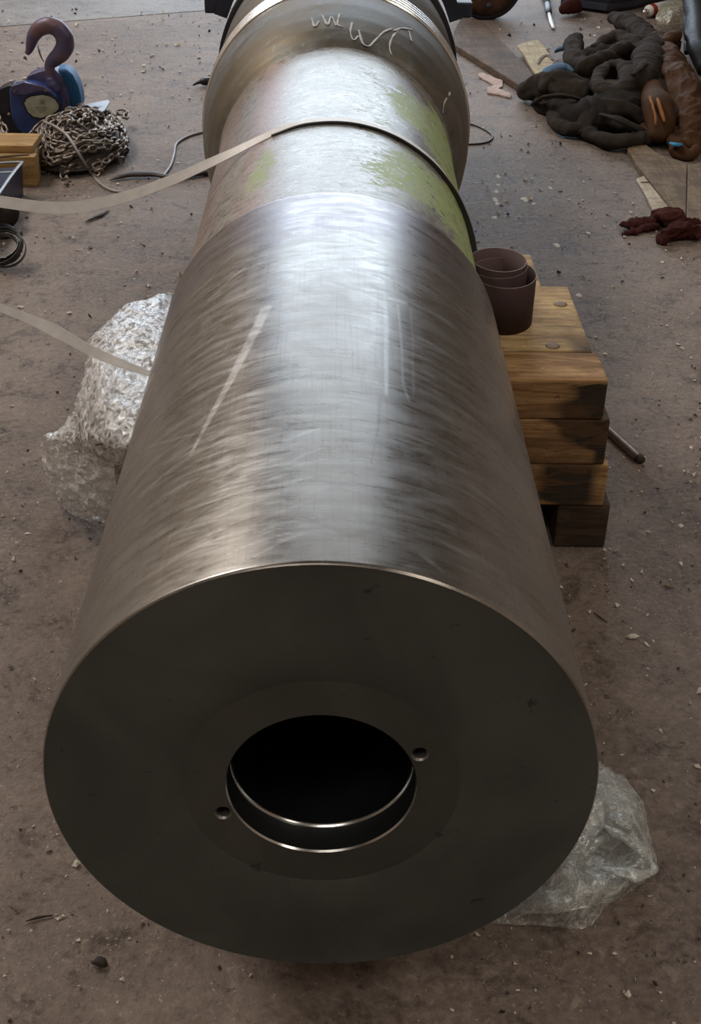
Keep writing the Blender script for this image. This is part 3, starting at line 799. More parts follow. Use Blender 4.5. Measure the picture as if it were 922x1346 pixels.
for (x, y) in ((737, 400), (727, 455)):
    p = PT(x, y, (-0.165 + 1.42) * S)
    V = []; Fc = []
    prf = [(0.0, 0.0145), (0.0032, 0.0140), (0.0036, 0.009), (0.0034, 0.0003)]
    for z, r in prf:
        for k in range(20): a = 2 * math.pi * k / 20; V.append((p.x + r * math.cos(a), p.y + r * math.sin(a), p.z - 0.002 + z))
    for i in range(3):
        for k in range(20): Fc.append((i * 20 + k, i * 20 + (k + 1) % 20, (i + 1) * 20 + (k + 1) % 20, (i + 1) * 20 + k))
    obj('bolt_head', V, Fc, M_BOLT, pack)
lpack = empty('timber_block_stack', RR(-1.3, 4.4, -1.42), 'stack of timber baulks wrapped in crinkled film left of the roller', 'timber blocks')
timber(lpack, 1.0, 1.42, 3.75, 4.8, -0.52, -0.25, M_TIM, None, -1)
timber(lpack, 0.8, 1.42, 3.75, 4.8, -0.81, -0.53, M_TIM, None, -1)
timber(lpack, 0.4, 1.42, 3.75, 4.8, -1.075, -0.82, M_TIM, None, -1)
o = obj('chock', *box(-1.35 * S, -0.9 * S, 3.9 * S, 4.7 * S, 0, 0.34 * S), M_CHOCK, lpack, False); bevel_mesh(o, 0.006)
#@@PART2
# ------------------------------------------------------------------ abrasive cloth coil on the timber
em_c = RR(1.135, 4.50, -0.165)
emery = empty('abrasive_cloth_coil', em_c, 'loose coil of maroon abrasive cloth standing on the timber stack', 'sanding belt')
def strip(ang0, ang1, r0, r1, z0, z1, n, lift=0.0, name='cloth_turn', sq=0.82, off=(0, 0)):
    V = []; th_ = 0.0009; hw = 0.098
    for i in range(n + 1):
        f = i / n; a = ang0 + (ang1 - ang0) * f; r = r0 + (r1 - r0) * f
        z = z0 + (z1 - z0) * f
        for rr_ in (r - th_, r + th_):
            x = em_c.x + off[0] + rr_ * sq * math.cos(a); y = em_c.y + off[1] + rr_ * math.sin(a)
            V += [(x, y, em_c.z + z), (x, y, em_c.z + z + hw)]
    Fi, Fo, Fe = [], [], []
    for i in range(n):
        a = i * 4
        Fi.append((a, a + 1, a + 5, a + 4)); Fo.append((a + 2, a + 6, a + 7, a + 3)); Fe.append((a + 1, a + 3, a + 7, a + 5)); Fe.append((a, a + 4, a + 6, a + 2))
    o = obj(name, V, Fi + Fo + Fe, M_EMERYI, emery, True)
    o.data.materials.append(M_EMERY); o.data.materials.append(M_EDGE)
    for k, p in enumerate(o.data.polygons): p.material_index = 0 if k < len(Fi) else (1 if k < len(Fi) + len(Fo) else 2)
    return o
strip(-2.6, 3.75, 0.0675, 0.069, 0.026, 0.018, 90, off=(-0.014, 0.008))
strip(-2.7, 2.2, 0.070, 0.072, 0.010, 0.020, 80, off=(-0.014, 0.007))
strip(-3.0, 3.1, 0.078, 0.079, 0.001, 0.001, 100, off=(-0.003, -0.006))

# ------------------------------------------------------------------ steel tube beside the blocks
a = PT(800, 566, 0.010); b = PT(840, 602, 0.010)
rt = mpx(6.3, b)
a.z = b.z = rt; d = (b - a).normalized(); a = a - d * 0.05
V, Fc = tube([a, b], rt, spline=False, seg=20, cap=False)
V2, F2 = tube([b, a], rt * 0.78, spline=False, seg=20, cap=False)
base = len(V); n_ = len(V)
pip = empty_at('steel_tube', V, 'short scuffed steel tube poking out on the floor right of the timber stack', 'tube')
obj('tube_wall', V, Fc, M_PIPE, pip)
V3, F3 = tube([b - d * 0.001, b + d * 0.006, b + d * 0.012, b + d * 0.0122], [rt, rt * 0.98, rt * 0.9, 0.0005], spline=False, seg=20, cap=False)
obj('end_plug', V3, F3, M_DARKBIT, pip)

# ------------------------------------------------------------------ tape measure
tape = empty('tape_measure', RR(-0.9, 5.08, 0.4), 'white tape looped over the roller neck, its ends trailing off to the left', 'tape')
def ribbon(pts, wdirs, wid, th_, n, name, mat, edge_mat=None, split=None):
    P = catmull(pts, n); W = catmull(wdirs, n); ws = lerp_list(wid, n)
    V = []
    for i, p in enumerate(P):
        t_ = (P[min(i + 1, n - 1)] - P[max(i - 1, 0)]).normalized()
        w_ = W[i].normalized(); nn = t_.cross(w_).normalized() * th_ * 0.5; w_ = w_ * ws[i] * 0.5
        V += [p - w_ - nn, p + w_ - nn, p + w_ + nn, p - w_ + nn]
    Fc = []
    for i in range(n - 1):
        a = i * 4
        for k in range(4): Fc.append((a + k, a + (k + 1) % 4, a + 4 + (k + 1) % 4, a + 4 + k))
    Fc += [(0, 3, 2, 1), ((n - 1) * 4, (n - 1) * 4 + 1, (n - 1) * 4 + 2, (n - 1) * 4 + 3)]
    o = obj(name, V, Fc, mat, tape, True)
    for p in o.data.polygons: p.use_smooth = False
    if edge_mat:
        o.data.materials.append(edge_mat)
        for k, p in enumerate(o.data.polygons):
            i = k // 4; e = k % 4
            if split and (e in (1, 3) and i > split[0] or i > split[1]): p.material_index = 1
    return o
YT = 5.10
def neck_pt(ang, lift, y=YT):
    r = 0.957 + lift; return RR(r * math.sin(ang), y, r * math.cos(ang))
yw = YT * S
air = [PY(-40, 260, yw), PY(0, 265, yw), PY(60, 272.5, yw), PY(110, 271, yw), PY(170, 257, yw), PY(225, 237, yw), PY(270, 217, yw), PY(305, 201, yw)]
wair = [Vector((0.1, 0.35, 1.0))] * 4 + [Vector((0.15, 0.4, 1.0)), Vector((0.2, 0.5, 1.0)), Vector((0.3, 0.7, 1.0)), Vector((0.4, 1.0, 0.9))]
onr = [neck_pt(a_, 0.012) for a_ in (-0.52, -0.30, -0.1, 0.15, 0.45, 0.75)] + [neck_pt(1.0, 0.016, 5.04), neck_pt(1.22, 0.022, 4.98), neck_pt(1.42, 0.030, 4.90), neck_pt(1.6, 0.03, 4.82)]
won = [Vector((0.35, 1.0, 0.45)), Vector((0.1, 1, 0.12))] + [Vector((0, 1, 0))] * 8
ribbon(air + onr, wair + won, [0.024] * 8 + [0.026] * 10, 0.0022, 170, 'upper_run', M_TAPE_W, M_TAPE_SHADE, (88, 999))  # side edges past the left part coloured dark for their shade
# shade under the tape's lifted front edge, drawn as a dark strip
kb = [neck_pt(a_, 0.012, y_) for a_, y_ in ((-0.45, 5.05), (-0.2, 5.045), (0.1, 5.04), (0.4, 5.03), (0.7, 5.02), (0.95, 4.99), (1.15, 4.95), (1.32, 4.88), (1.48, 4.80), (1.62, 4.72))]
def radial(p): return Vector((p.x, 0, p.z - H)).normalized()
ribbon(kb, [radial(p) * 1.0 + Vector((0, -0.3, 0)) for p in kb], [0.003, 0.005, 0.005, 0.006, 0.008, 0.011, 0.014, 0.018, 0.018, 0.012], 0.004, 90, 'tape_shade_strip', M_TAPE_SHADE)['label'] = 'dark strip drawn for the shade under the tape'
# ink marks
def ink(px, py, wpx, hpx):
    p = PY(px, py, yw - 0.004); s_ = mpx(1, p)
    V, Fc = obox(p, R_ * wpx * s_ * 0.5, F_ * 0.0003, U_ * hpx * s_ * 0.5)
    return V, Fc
low = [PY(-40, 385, 3.35 * S), PY(0, 404, 3.35 * S), PY(35, 418, 3.35 * S), PY(75, 436, 3.3 * S), PY(120, 461, 3.25 * S), PY(165, 480, 3.2 * S), PY(214, 497, 3.15 * S)]
ribbon(low, [Vector((0.25, 0.5, 1.0))] * 5 + [Vector((0.3, 0.7, 0.7)), Vector((0.5, 1, 0.4))], [0.013, 0.0135, 0.016, 0.022, 0.018, 0.014, 0.008], 0.0015, 70, 'lower_run', M_TAPE_W)

# ------------------------------------------------------------------ chain hoist
YH = PT(30, 182).y
hoist = empty('chain_hoist', (PT(45, 182).x, YH, 0), 'blue hand chain hoist standing on the floor with its violet hook upright', 'hoist')
def pxs(L, s_, ox=0, oy=0): return [(ox + x / s_, oy + y / s_) for x, y in L]
def plate(name, L, y0, y1, mat, parent, bev=0.004, s_=6.147):
    P = [PY(x, y, y0) for x, y in pxs(L, s_)]
    V, Fc = extrude_poly(P, (0, y1 - y0, 0))
    V = [Vector((v.x, v.y, max(v.z, 0.0))) for v in V]
    o = obj(name, V, Fc, mat, parent, False)
    if bev: bevel_mesh(o, bev, 3)
    for p in o.data.polygons: p.use_smooth = True
    m_ = o.modifiers.new('wn', 'WEIGHTED_NORMAL'); m_.keep_sharp = False
    return o
plate('middle_housing', [(195, 660), (225, 610), (300, 580), (365, 565), (440, 560), (490, 620), (530, 700), (560, 800), (565, 870), (480, 930), (330, 990), (220, 960), (150, 800)], YH - 0.01, YH + 0.06, M_HPURP, hoist, 0.008)
plate('rear_cover', [(435, 562), (530, 560), (585, 610), (625, 690), (650, 780), (655, 850), (640, 900), (560, 930), (470, 900), (420, 760)], YH + 0.02, YH + 0.11, M_HCYAN, hoist, 0.014)
plate('side_wheel_cover', [(-60, 760), (0, 715), (60, 690), (115, 680), (90, 760), (85, 900), (130, 1000), (190, 1090), (170, 1120), (110, 1130), (50, 1090), (-20, 1030), (-60, 930)], YH - 0.02, YH + 0.05, M_BLACK, hoist, 0.008)
cover = plate('front_cover', [(72, 730), (95, 695), (190, 672), (260, 668), (345, 690), (400, 725), (460, 775), (485, 850), (470, 905), (330, 1000), (265, 1075), (215, 1093), (150, 1060), (95, 970), (78, 860)], YH - 0.055, YH, M_HBLUE, hoist, 0.010)
plate('top_plate', [(85, 700), (190, 665), (350, 700), (420, 745), (395, 752), (330, 735), (200, 770), (110, 765)], YH - 0.064, YH - 0.048, M_HPURP, hoist, 0.003)
OV = [(196, 835), (215, 800), (250, 782), (340, 770), (400, 782), (445, 808), (473, 850), (475, 880), (450, 905), (390, 935), (330, 955), (270, 942), (225, 905)]
cx_, cy_ = 335, 862
plate('label_rim', [(cx_ + (x - cx_) * 1.1, cy_ + (y - cy_) * 1.12) for x, y in OV], YH - 0.060, YH - 0.050, M_BLACK, hoist, 0.002)
lab = plate('label_plate', OV, YH - 0.0625, YH - 0.058, M_LABEL, hoist, 0.0008)
def mark(L, wd, y0, mat, parent, nm, s_=6.147):
    P = [PY(x, y, y0) for x, y in pxs(L, s_)]
    return obj(nm, *tube(P, wd, n=12, seg=6), mat, parent)
M_PRINT = plain('dark_print', (0.10, 0.11, 0.09), 0.6, 0, 0.2, 60, 0)
for L in ([(318, 800), (332, 822), (340, 806)], [(338, 798), (352, 826), (364, 805)], [(322, 838), (342, 830), (360, 840)], [(345, 812), (350, 838)],
          [(285, 872), (330, 868), (380, 872)], [(300, 890), (340, 887), (370, 891)], [(315, 905), (350, 903)]):
    mark(L, 0.0011, YH - 0.0627, M_PRINT, hoist, 'emblem_line')
for x, y in ((118, 736), (370, 736), (72, 925)):
    p = PY(x / 6.147, y / 6.147, YH - 0.062)
    V = []; Fc = []
    for i_, (dy, r) in enumerate(((0.004, 0.006), (0, 0.0055), (-0.003, 0.0035), (-0.0038, 0.0002))):
        for k in range(12): a_ = k * math.pi / 6; V.append((p.x + r * math.cos(a_), p.y + dy, p.z + r * math.sin(a_)))
    for i_ in range(3):
        for k in range(12): Fc.append((i_ * 12 + k, i_ * 12 + (k + 1) % 12, (i_ + 1) * 12 + (k + 1) % 12, (i_ + 1) * 12 + k))
    obj('rivet', V, Fc, M_BOLT, hoist)
# hook
HK = [(218, 435, 18), (236, 400, 28), (252, 345, 40), (275, 285, 48), (318, 232, 56), (395, 205, 60), (470, 235, 62), (518, 300, 66), (525, 370, 66), (492, 432, 62), (440, 480, 52), (405, 520, 40), (402, 560, 37), (402, 600, 36), (410, 650, 42), (430, 700, 60)]
P = [PY(x / 6.147, y / 6.147, YH - 0.005) for x, y, r in HK]
pr = mpx(1 / 6.147, P[5])
obj('hook', *tube(P, [r * pr for _, _, r in HK], n=90, seg=18, flat=1.12, amp=0.05, freq=30), M_HOOK, hoist)
obj('safety_latch', *tube([PY(x / 6.147, y / 6.147, YH - 0.005) for x, y in ((305, 370), (318, 420), (335, 465), (355, 500))], [0.0018, 0.0035, 0.003, 0.002], n=14, seg=8), M_CHAIN, hoist)
obj('hook_collar', *tube([PY(x / 6.147, y / 6.147, YH - 0.008) for x, y in ((405, 625), (430, 680), (470, 735))], [46 * pr, 62 * pr, 50 * pr], n=12, seg=14, flat=0.8), M_HPURP, hoist)

# ------------------------------------------------------------------ chain heap
def link_mesh(L, W, r, n1=12, n2=6):
    V = []; Fc = []
    for i in range(n1):
        a_ = 2 * math.pi * i / n1; ca, sa = math.cos(a_), math.sin(a_)
        cx = (L - W) / 2 * (1 if ca > 1e-6 else -1 if ca < -1e-6 else 0); c = Vector((cx + ca * (W / 2 - r), sa * (W / 2 - r), 0)); o_ = Vector((ca, sa, 0))
        for j in range(n2):
            b_ = 2 * math.pi * j / n2; V.append(c + o_ * r * math.cos(b_) + Vector((0, 0, r * math.sin(b_))))
    for i in range(n1):
        for j in range(n2):
            Fc.append((i * n2 + j, ((i + 1) % n1) * n2 + j, ((i + 1) % n1) * n2 + (j + 1) % n2, i * n2 + (j + 1) % n2))
    return V, Fc
LL, LW, LR = 0.046, 0.029, 0.0048
lv, lf = link_mesh(LL, LW, LR)
link_me = mesh('chain_link', lv, lf); link_me.materials.append(M_CHAIN)
c0 = PT(104, 206); rx = mpx(63, c0); ry = (c0.y - PT(104, 237).y)
ryb = 0.36
c1 = PT(157, 172); 
def mound(x, y):
    h = 0.0
    u = (x - c0.x) / rx; v = (y - c0.y) / (ry if y < c0.y else ryb); q = 1 - u * u - v * v
    if q > 0: h = 0.125 * q ** 0.45
    u = (x - c1.x) / 0.07; v = (y - c1.y) / 0.17; q = 1 - u * u - v * v
    if q > 0: h = max(h, 0.05 * q ** 0.5)
    return h
chain = empty('load_chain', (c0.x, c0.y, 0), 'heap of brown oily steel load chain piled beside the blue hoist', 'chain')
mats = []
def run_chain(pts3, step=LL - 2.4 * LR, roll0=0.4):
    P = catmull(pts3, 600); acc = 0; last = P[0]; k = 0
    for i in range(1, 600):
        acc += (P[i] - P[i - 1]).length
        if acc >= step:
            acc = 0; mid = (last + P[i]) / 2; t_ = (P[i] - last); last = P[i]
            if t_.length < 1e-4: continue
            t_.normalize()
            up = Vector((0, 0, 1)); s_ = up.cross(t_)
            if s_.length < 1e-3: continue
            s_.normalize(); n_ = t_.cross(s_)
            a_ = roll0 + (math.pi / 2 if k % 2 else 0) + random.uniform(-0.35, 0.35)
            y_ = s_ * math.cos(a_) + n_ * math.sin(a_); z_ = t_.cross(y_)
            m_ = Matrix((t_, y_, z_)).transposed().to_4x4(); m_.translation = mid; mats.append(m_); k += 1
random.seed(11)
def wander(cx, cy, rx_, ryf, ryb_, n, rad, lift):
    pts = []; a_ = random.uniform(0, 6.28); rr_ = random.uniform(*rad)
    for k in range(n):
        a_ += random.uniform(0.35, 0.9) * (1 if random.random() < 0.85 else -1.3); rr_ = min(rad[1], max(rad[0], rr_ + random.uniform(-0.22, 0.22)))
        x = cx + rx_ * rr_ * math.cos(a_); s_ = math.sin(a_); y = cy + (ryb_ if s_ > 0 else ryf) * rr_ * s_
        pts.append(Vector((x, y, max(LW / 2 * 0.7, mound(x, y) + lift + random.uniform(-0.006, 0.01)))))
    return pts
for k in range(5): run_chain(wander(c0.x, c0.y, rx * 0.95, ry * 0.97, ryb * 0.85, 14, (0.1, 0.98), 0.004 + 0.002 * k), roll0=random.uniform(0, 1.5))
for k in range(3): run_chain(wander(c0.x, c0.y, rx * 0.97, ry * 1.0, ryb * 0.5, 9, (0.7, 1.0), 0.004), roll0=random.uniform(0, 1.5))
run_chain(wander(c1.x, c1.y, 0.07, 0.15, 0.15, 11, (0.3, 1.0), 0.006))
# strand that runs from the far left past the hoist to the heap
run_chain([PT(-4, 152, 0.09), PT(4, 165, 0.07), PT(12, 180, 0.04), PT(24, 186, 0.03), PT(38, 180, 0.06), PT(50, 166, 0.09), PT(66, 157, 0.12), PT(82, 150, 0.13), PT(98, 146, 0.14)], roll0=0.6)
mats = [m_ for m_ in mats]
random.shuffle(mats)
org = Matrix.Translation(-Vector(chain.location))
# nearest-to-surface ones stay single pieces
mats.sort(key=lambda m_: depth(m_.translation) - 6 * m_.translation.z)
for m_ in mats[:298]:
    o = bpy.data.objects.new('chain_link', link_me); COL.objects.link(o); o.parent = chain; o.matrix_local = org @ m_
V = np.array([tuple(v) for v in lv]); Fm = np.array(lf); VV = []; FF = []; nb = 0
for m_ in mats[298:]:
    A = np.array(m_); VV.append(V @ A[:3, :3].T + A[:3, 3]); FF.append(Fm + nb); nb += len(V)
nfill = 0
for _ in range(260):
    u, v = random.uniform(-1, 1), random.uniform(-1, 1)
    if u * u + v * v > 0.95: continue
    x = c0.x + u * rx; y = c0.y + v * (ryb if v > 0 else ry); z = max(0.01, mound(x, y) - random.uniform(0.02, 0.05))
    q = Matrix.Rotation(random.uniform(0, 6.28), 4, 'Z') @ Matrix.Rotation(random.uniform(-0.6, 0.6), 4, 'Y') @ Matrix.Rotation(random.uniform(0, 3.1), 4, 'X')
    A = np.array(q); VV.append(V @ A[:3, :3].T + np.array((x, y, z))); FF.append(Fm + nb); nb += len(V)
cv = [(c0.x, c0.y, 0.10)]; cf = []; nr, na = 8, 28
for i in range(1, nr + 1):
    for j in range(na):
        a_ = 2 * math.pi * j / na; f_ = i / nr * 0.93; y_ = math.sin(a_) * f_
        x = c0.x + rx * f_ * math.cos(a_); y = c0.y + (ryb if y_ > 0 else ry) * y_
        cv.append((x, y, max(0.001, mound(x, y) - 0.028)))
for j in range(na): cf.append((0, 1 + j, 1 + (j + 1) % na))
for i in range(nr - 1):
    for j in range(na):
        a_ = 1 + i * na; cf.append((a_ + j, a_ + na + j, a_ + na + (j + 1) % na, a_ + (j + 1) % na))
obj('dark_heap_filler', cv, cf, M_DARKBIT, chain)  # solid dark mound added under the links to fill the gaps
o = obj('buried_chain', np.concatenate(VV), np.concatenate(FF), M_CHAIN, chain); o['kind'] = 'stuff'
# grey steel guard plate lying on the heap
Pq = [PT(x, y, 0.115) for x, y in ((108, 138), (125, 134), (142, 131), (144, 134), (138, 144), (126, 153), (118, 155), (112, 148))]
o = obj('guard_plate', *extrude_poly(Pq, (0, 0, -0.006)), M_STONEP, None, False); bevel_mesh(o, 0.0015)
gp = o; tag(gp, 'small grey steel plate lying against the back of the chain heap', 'plate')
gp['label'] = 'small grey slotted steel plate lying on top of the chain heap'
for L in ([(125, 143), (133, 139)], [(116, 149), (123, 146)]):
    P = [PT(x, y, 0.1157) for x, y in L]
    obj('slot', *tube(P, 0.0028, spline=False, seg=8, flat=0.25), M_BLACK, gp).location = -gp.location
for ch in gp.children:
    ch.matrix_parent_inverse.identity()
for ch in gp.children:
    me = ch.data
    off = np.array(gp.location); 
    # obj() already stored the slot relative to the plate, so no further shift
    ch.location = (0, 0, 0)

# ------------------------------------------------------------------ cables and bits at the left
def cable(name, px, r, mat, label, cat, n=60, z=None):
    P = []
    for q in px:
        P.append(PT(q[0], q[1], q[2] if len(q) > 2 else r))
    V, Fc = tube(P, r, n=n, seg=10)
    o = obj(name, V, Fc, mat); tag(o, label, cat); return o
cable('grey_cable', [(58, 160, 0.125), (72, 166, 0.135), (88, 178, 0.13), (100, 196, 0.10), (110, 212, 0.06), (120, 228), (135, 244), (152, 251.5), (172, 252), (195, 246), (212, 234), (224, 218), (229, 202), (232, 189), (248, 179), (272, 172.5), (292, 170), (330, 165)], 0.0048, M_CABLE, 'thin grey cable snaking from the chain heap to the roller across the floor', 'cable', 110)
cable('black_cable', [(600, 161, 0.02), (622, 164), (640, 172), (648, 180), (640, 187), (620, 189.5), (598, 188)], 0.0036, M_KCABLE, 'thin black cable loop on the floor right of the roller neck', 'cable')
V, Fc = tube([PT(144, 237, .006), PT(158, 232, .012), (PT(175, 229, .014)), PT(200, 229, .014), PT(225, 232, .013), PT(250, 229, .012), PT(275, 226, .010), PT(300, 224, .008)], [0.003, 0.014, 0.017, 0.015, 0.012, 0.017, 0.016, 0.008], n=60, seg=14, flat=0.55, amp=0.3, freq=20, minz=0.001)
tag(obj('flattened_hose', V, Fc, plain('dark_brown_rubber', (0.045, 0.033, 0.030), 0.55, 0, 0.3, 20), None), 'flattened dark brown piece of hose on the floor below the grey cable', 'hose')
V, Fc = tube([PT(254, 112, .01), PT(262, 108, .02), PT(268, 107, .022), PT(280, 107, 0.02), PT(292, 110, 0.015)], [0.004, 0.007, 0.018, 0.02, 0.01], n=24, seg=12, amp=0.2, freq=30, minz=0.001)
tag(obj('cable_plug', V, Fc, M_BLACK), 'small black plug end peeping out left of the roller collar', 'plug')
V, Fc = tube([PT(112, 292, .004), PT(120, 288, .006), PT(132, 283, .006), PT(143, 277, .004)], [0.002, 0.006, 0.007, 0.003], n=20, seg=8, flat=0.6, amp=0.4, freq=60, minz=0.0005)
tag(obj('wood_splinter', V, Fc, M_DARKBIT), 'dark splinter on the floor just below the hanging white tape', 'splinter')
V, Fc = tube([PT(34, 1211, .003), PT(50, 1206, .004), (PT(69, 1203, .003))], [0.001, 0.0022, 0.0012], n=14, seg=6, amp=0.4, freq=90, minz=0.0003)
tag(obj('twig', V, Fc, M_DARKBIT), 'thin dark twig on the floor at lower left', 'twig')
V, Fc = tube([PT(121, 1266, .004), PT(128, 1264, .008), PT(135, 1263, .007), PT(139, 1262, .003)], [0.002, 0.007, 0.007, 0.002], n=14, seg=10, flat=0.7, amp=0.5, freq=90, minz=0.0003)
tag(obj('dark_lump', V, Fc, M_DARKBIT), 'small black lump on the floor below left of the roller face', 'lump')
V, Fc = tube([PT(823, 837, .003), PT(829, 836.5, .006), PT(835, 836, .006), PT(840, 836, .003)], [0.001, 0.006, 0.006, 0.002], n=14, seg=10, flat=0.6, amp=0.2, freq=90, minz=0.0003)
tag(obj('white_pebble', V, Fc, M_STONE), 'rounded whitish pebble on the bare floor right of the roller', 'pebble')
V, Fc = tube([PT(872, 769, .003), PT(879, 770, .006), PT(886, 772, .003)], [0.001, 0.006, 0.002], n=12, seg=8, flat=0.5, amp=0.5, freq=90, minz=0.0003)
tag(obj('grey_pebble', V, Fc, M_BOLT), 'small grey metal crumb near the right edge below the tube', 'crumb')
V, Fc = tube([PT(781, 805, .002), PT(790, 812, .003), PT(799, 818, .002)], [0.0008, 0.0015, 0.0008], n=12, seg=6, minz=0.0003)
tag(obj('wire_offcut', V, Fc, M_DARKBIT), 'short dark wire offcut on the floor right of the barrel', 'wire')

# ochre wood block with ledge, tray, coil of strapping at the left edge
blk = empty('wooden_block', PT(20, 240), 'ochre wooden block with a stepped top at the left edge below the hoist', 'wooden block')
zt = 0.13
A = [PT(x, y, zt) for x, y in ((-40, 192), (43, 188), (45.5, 200), (44, 206), (-40, 212))]
yb_ = PT(52, 245).y
o = obj('block_body', *extrude_poly([Vector((p.x, p.y, 0)) for p in [PT(-40, 245), PT(50, 246), PT(53, 241), PT(55, 225), PT(-40, 225)]], (0, 0, zt * 0.80)), M_BLKWOOD, blk, False); bevel_mesh(o, 0.004)
b0 = PT(-40, 245); b1 = PT(50, 246); b2 = PT(54, 222)
x0_, x1_ = b0.x, b1.x + 0.0; y0_, y1_ = b1.y, b2.y
o = obj('top_ledge', *box(x0_, x1_ - 0.012, y0_ + 0.04, y1_ - 0.01, zt * 0.80, zt), M_BLKWOOD, blk, False); bevel_mesh(o, 0.004)
V, Fc = tube([PT(-40, 207.5, zt + 0.004), PT(0, 206, zt + 0.006), PT(38, 203, zt + 0.004)], 0.006, n=20, seg=8, flat=0.6); obj('loose_batten', V, Fc, M_BRDTAN, blk)
tray = empty('blue_tray', PT(5, 262), 'deep blue tray with pale rim at the left edge before the ochre block', 'tray')
ztr = 0.11
def trp(x, y, z=ztr): return PT(x, y, z)
fl_ = [trp(-60, 228, ztr - 0.02), trp(24, 219, ztr - 0.02), trp(-4, 250, ztr - 0.02), trp(-60, 258, ztr - 0.02)]
obj('tray_floor', *extrude_poly(fl_, (0, 0, -0.008)), M_TRAYB, tray, False)
for L, r in (([(-60, 218), (10, 213.5), (29, 213)], 0.005), ([(29, 213), (14, 232), (0, 252), (-20, 280)], 0.006)):
    obj('tray_rim', *tube([trp(*q) for q in L], r, n=20, seg=8, flat=0.7), M_TRAYW, tray)
obj('cross_bar', *tube([trp(-40, 229), trp(0, 227), trp(18, 226)], 0.005, n=14, seg=8, flat=0.6), M_TRAYW, tray)
rim = [trp(29, 214.5), trp(14, 234), trp(0, 254), trp(-20, 283)]
V, Fc = extrude_poly(rim + [Vector((p.x - 0.01, p.y + 0.004, 0.0)) for p in reversed(rim)], (-0.008, 0.0, 0)); obj('tray_side', V, Fc, M_TRAYB, tray, False)
bt = empty('dark_pouch', PT(8, 300), 'soft dark grey pouch at the left edge under the hanging tape', 'pouch')
V, Fc = tube([PT(-25, 286, 0.04), PT(-8, 284, 0.05), PT(10, 282, 0.045), PT(17, 280, 0.03)], [0.03, 0.05, 0.045, 0.012], n=30, seg=18, flat=0.9, amp=0.25, freq=18, minz=0.001); obj('pouch_body', V, Fc, M_GREY, bt)
V, Fc = tube([PT(-25, 303, 0.02), PT(-5, 302, 0.025), PT(12, 303, 0.02), PT(21, 305, 0.01)], [0.02, 0.03, 0.025, 0.004], n=24, seg=16, flat=0.8, amp=0.3, freq=25, minz=0.001); obj('pouch_flap', V, Fc, M_SACK, bt)
coil = empty('strapping_coil', PT(8, 345), 'tangled coil of black strapping on the floor at the left edge', 'strap')
M_STRAP = plain('black_strap', (0.035, 0.033, 0.035), 0.35, 0.1, 0.3, 30, 0.1)
pc = PT(6, 338, 0.03)
for k in range(7):
    r1 = mpx(random.uniform(18, 31), pc); tilt = random.uniform(-0.6, 0.5); az = random.uniform(-0.5, 0.5)
    pts = []
    for i in range(15):
        a_ = i / 14 * 2 * math.pi * 0.97 + k
        v = Vector((r1 * math.cos(a_), r1 * 0.9 * math.sin(a_), 0)); v = Matrix.Rotation(tilt + 0.5, 3, 'X') @ v; v = Matrix.Rotation(az, 3, 'Y') @ v
        pts.append(pc + v + Vector((0, 0, 0.03)))
    P = catmull(pts, 60); V = []; wd_ = 0.009
    for i, p in enumerate(P):
        ax = (Matrix.Rotation(az, 3, 'Y') @ (Matrix.Rotation(tilt + 0.5, 3, 'X') @ Vector((0, 0, 1))))
        rd = (p - pc - Vector((0, 0, 0.03))).normalized() * 0.0009
        for q in (p - ax * wd_ - rd, p + ax * wd_ - rd, p + ax * wd_ + rd, p - ax * wd_ + rd): V.append(Vector((q.x, q.y, max(0.001, q.z))))
    Fc = [(i * 4 + j, i * 4 + (j + 1) % 4, i * 4 + 4 + (j + 1) % 4, i * 4 + 4 + j) for i in range(59) for j in range(4)]
    obj('strap_turn', V, Fc, M_STRAP, coil, False)

# ------------------------------------------------------------------ crinkled film round the left blocks
wrap = empty('plastic_wrap', PT(120, 620), 'silvery crinkled plastic film wrapped round the block at the left of the roller', 'plastic wrap')
def row(*q): return [PT(x, y, z) for x, y, z in q]
zt_ = 0.375
rows = [row((236, 386, zt_ - .03), (210, 388, zt_), (190, 395, zt_), (166, 402, zt_ - .01), (142, 426, zt_ - .05), (126, 440, zt_ - .10)),
        row((228, 420, zt_ + .0), (205, 418, zt_ + .015), (180, 420, zt_ + .015), (155, 428, zt_ + .0), (134, 440, zt_ - .02), (118, 450, zt_ - .08)),
        row((218, 470, zt_), (195, 470, zt_ + .01), (170, 470, zt_ + .01), (148, 472, zt_), (128, 474, zt_ - .03), (114, 478, zt_ - .09)),
        row((205, 530, zt_), (180, 528, zt_), (158, 526, zt_), (138, 524, zt_ - .01), (118, 520, zt_ - .05), (106, 518, zt_ - .12)),
        row((195, 580, zt_ - .04), (170, 580, zt_ - .03), (145, 575, zt_ - .04), (120, 570, zt_ - .07), (98, 560, zt_ - .13), (84, 562, zt_ - .2)),
        row((188, 610, zt_ - .12), (160, 612, zt_ - .10), (130, 606, zt_ - .12), (105, 596, zt_ - .16), (75, 580, zt_ - .20), (57, 574, zt_ - .24))]
V, Fc = sheet(rows, 190, 130, 0.0035, 22, 3.1)
obj('wrap_top', V, Fc, M_FOIL, wrap, True)
rows = [row((190, 600, .27), (160, 604, .27), (130, 600, .255), (100, 590, .21), (75, 578, .17), (57, 573, .14)),
        row((182, 625, .22), (155, 628, .22), (128, 625, .20), (98, 615, .16), (72, 602, .12), (56, 592, .09)),
        row((176, 648, .16), (150, 652, .16), (124, 650, .14), (100, 642, .11), (78, 634, .07), (64, 625, .04)),
        row((168, 668, .10), (145, 672, .10), (125, 672, .09), (108, 668, .06), (92, 664, .035), (82, 656, .02)),
        row((160, 688, .04), (142, 686, .05), (130, 682, .04), (118, 680, .03), (106, 676, .015), (97, 672, .006))]
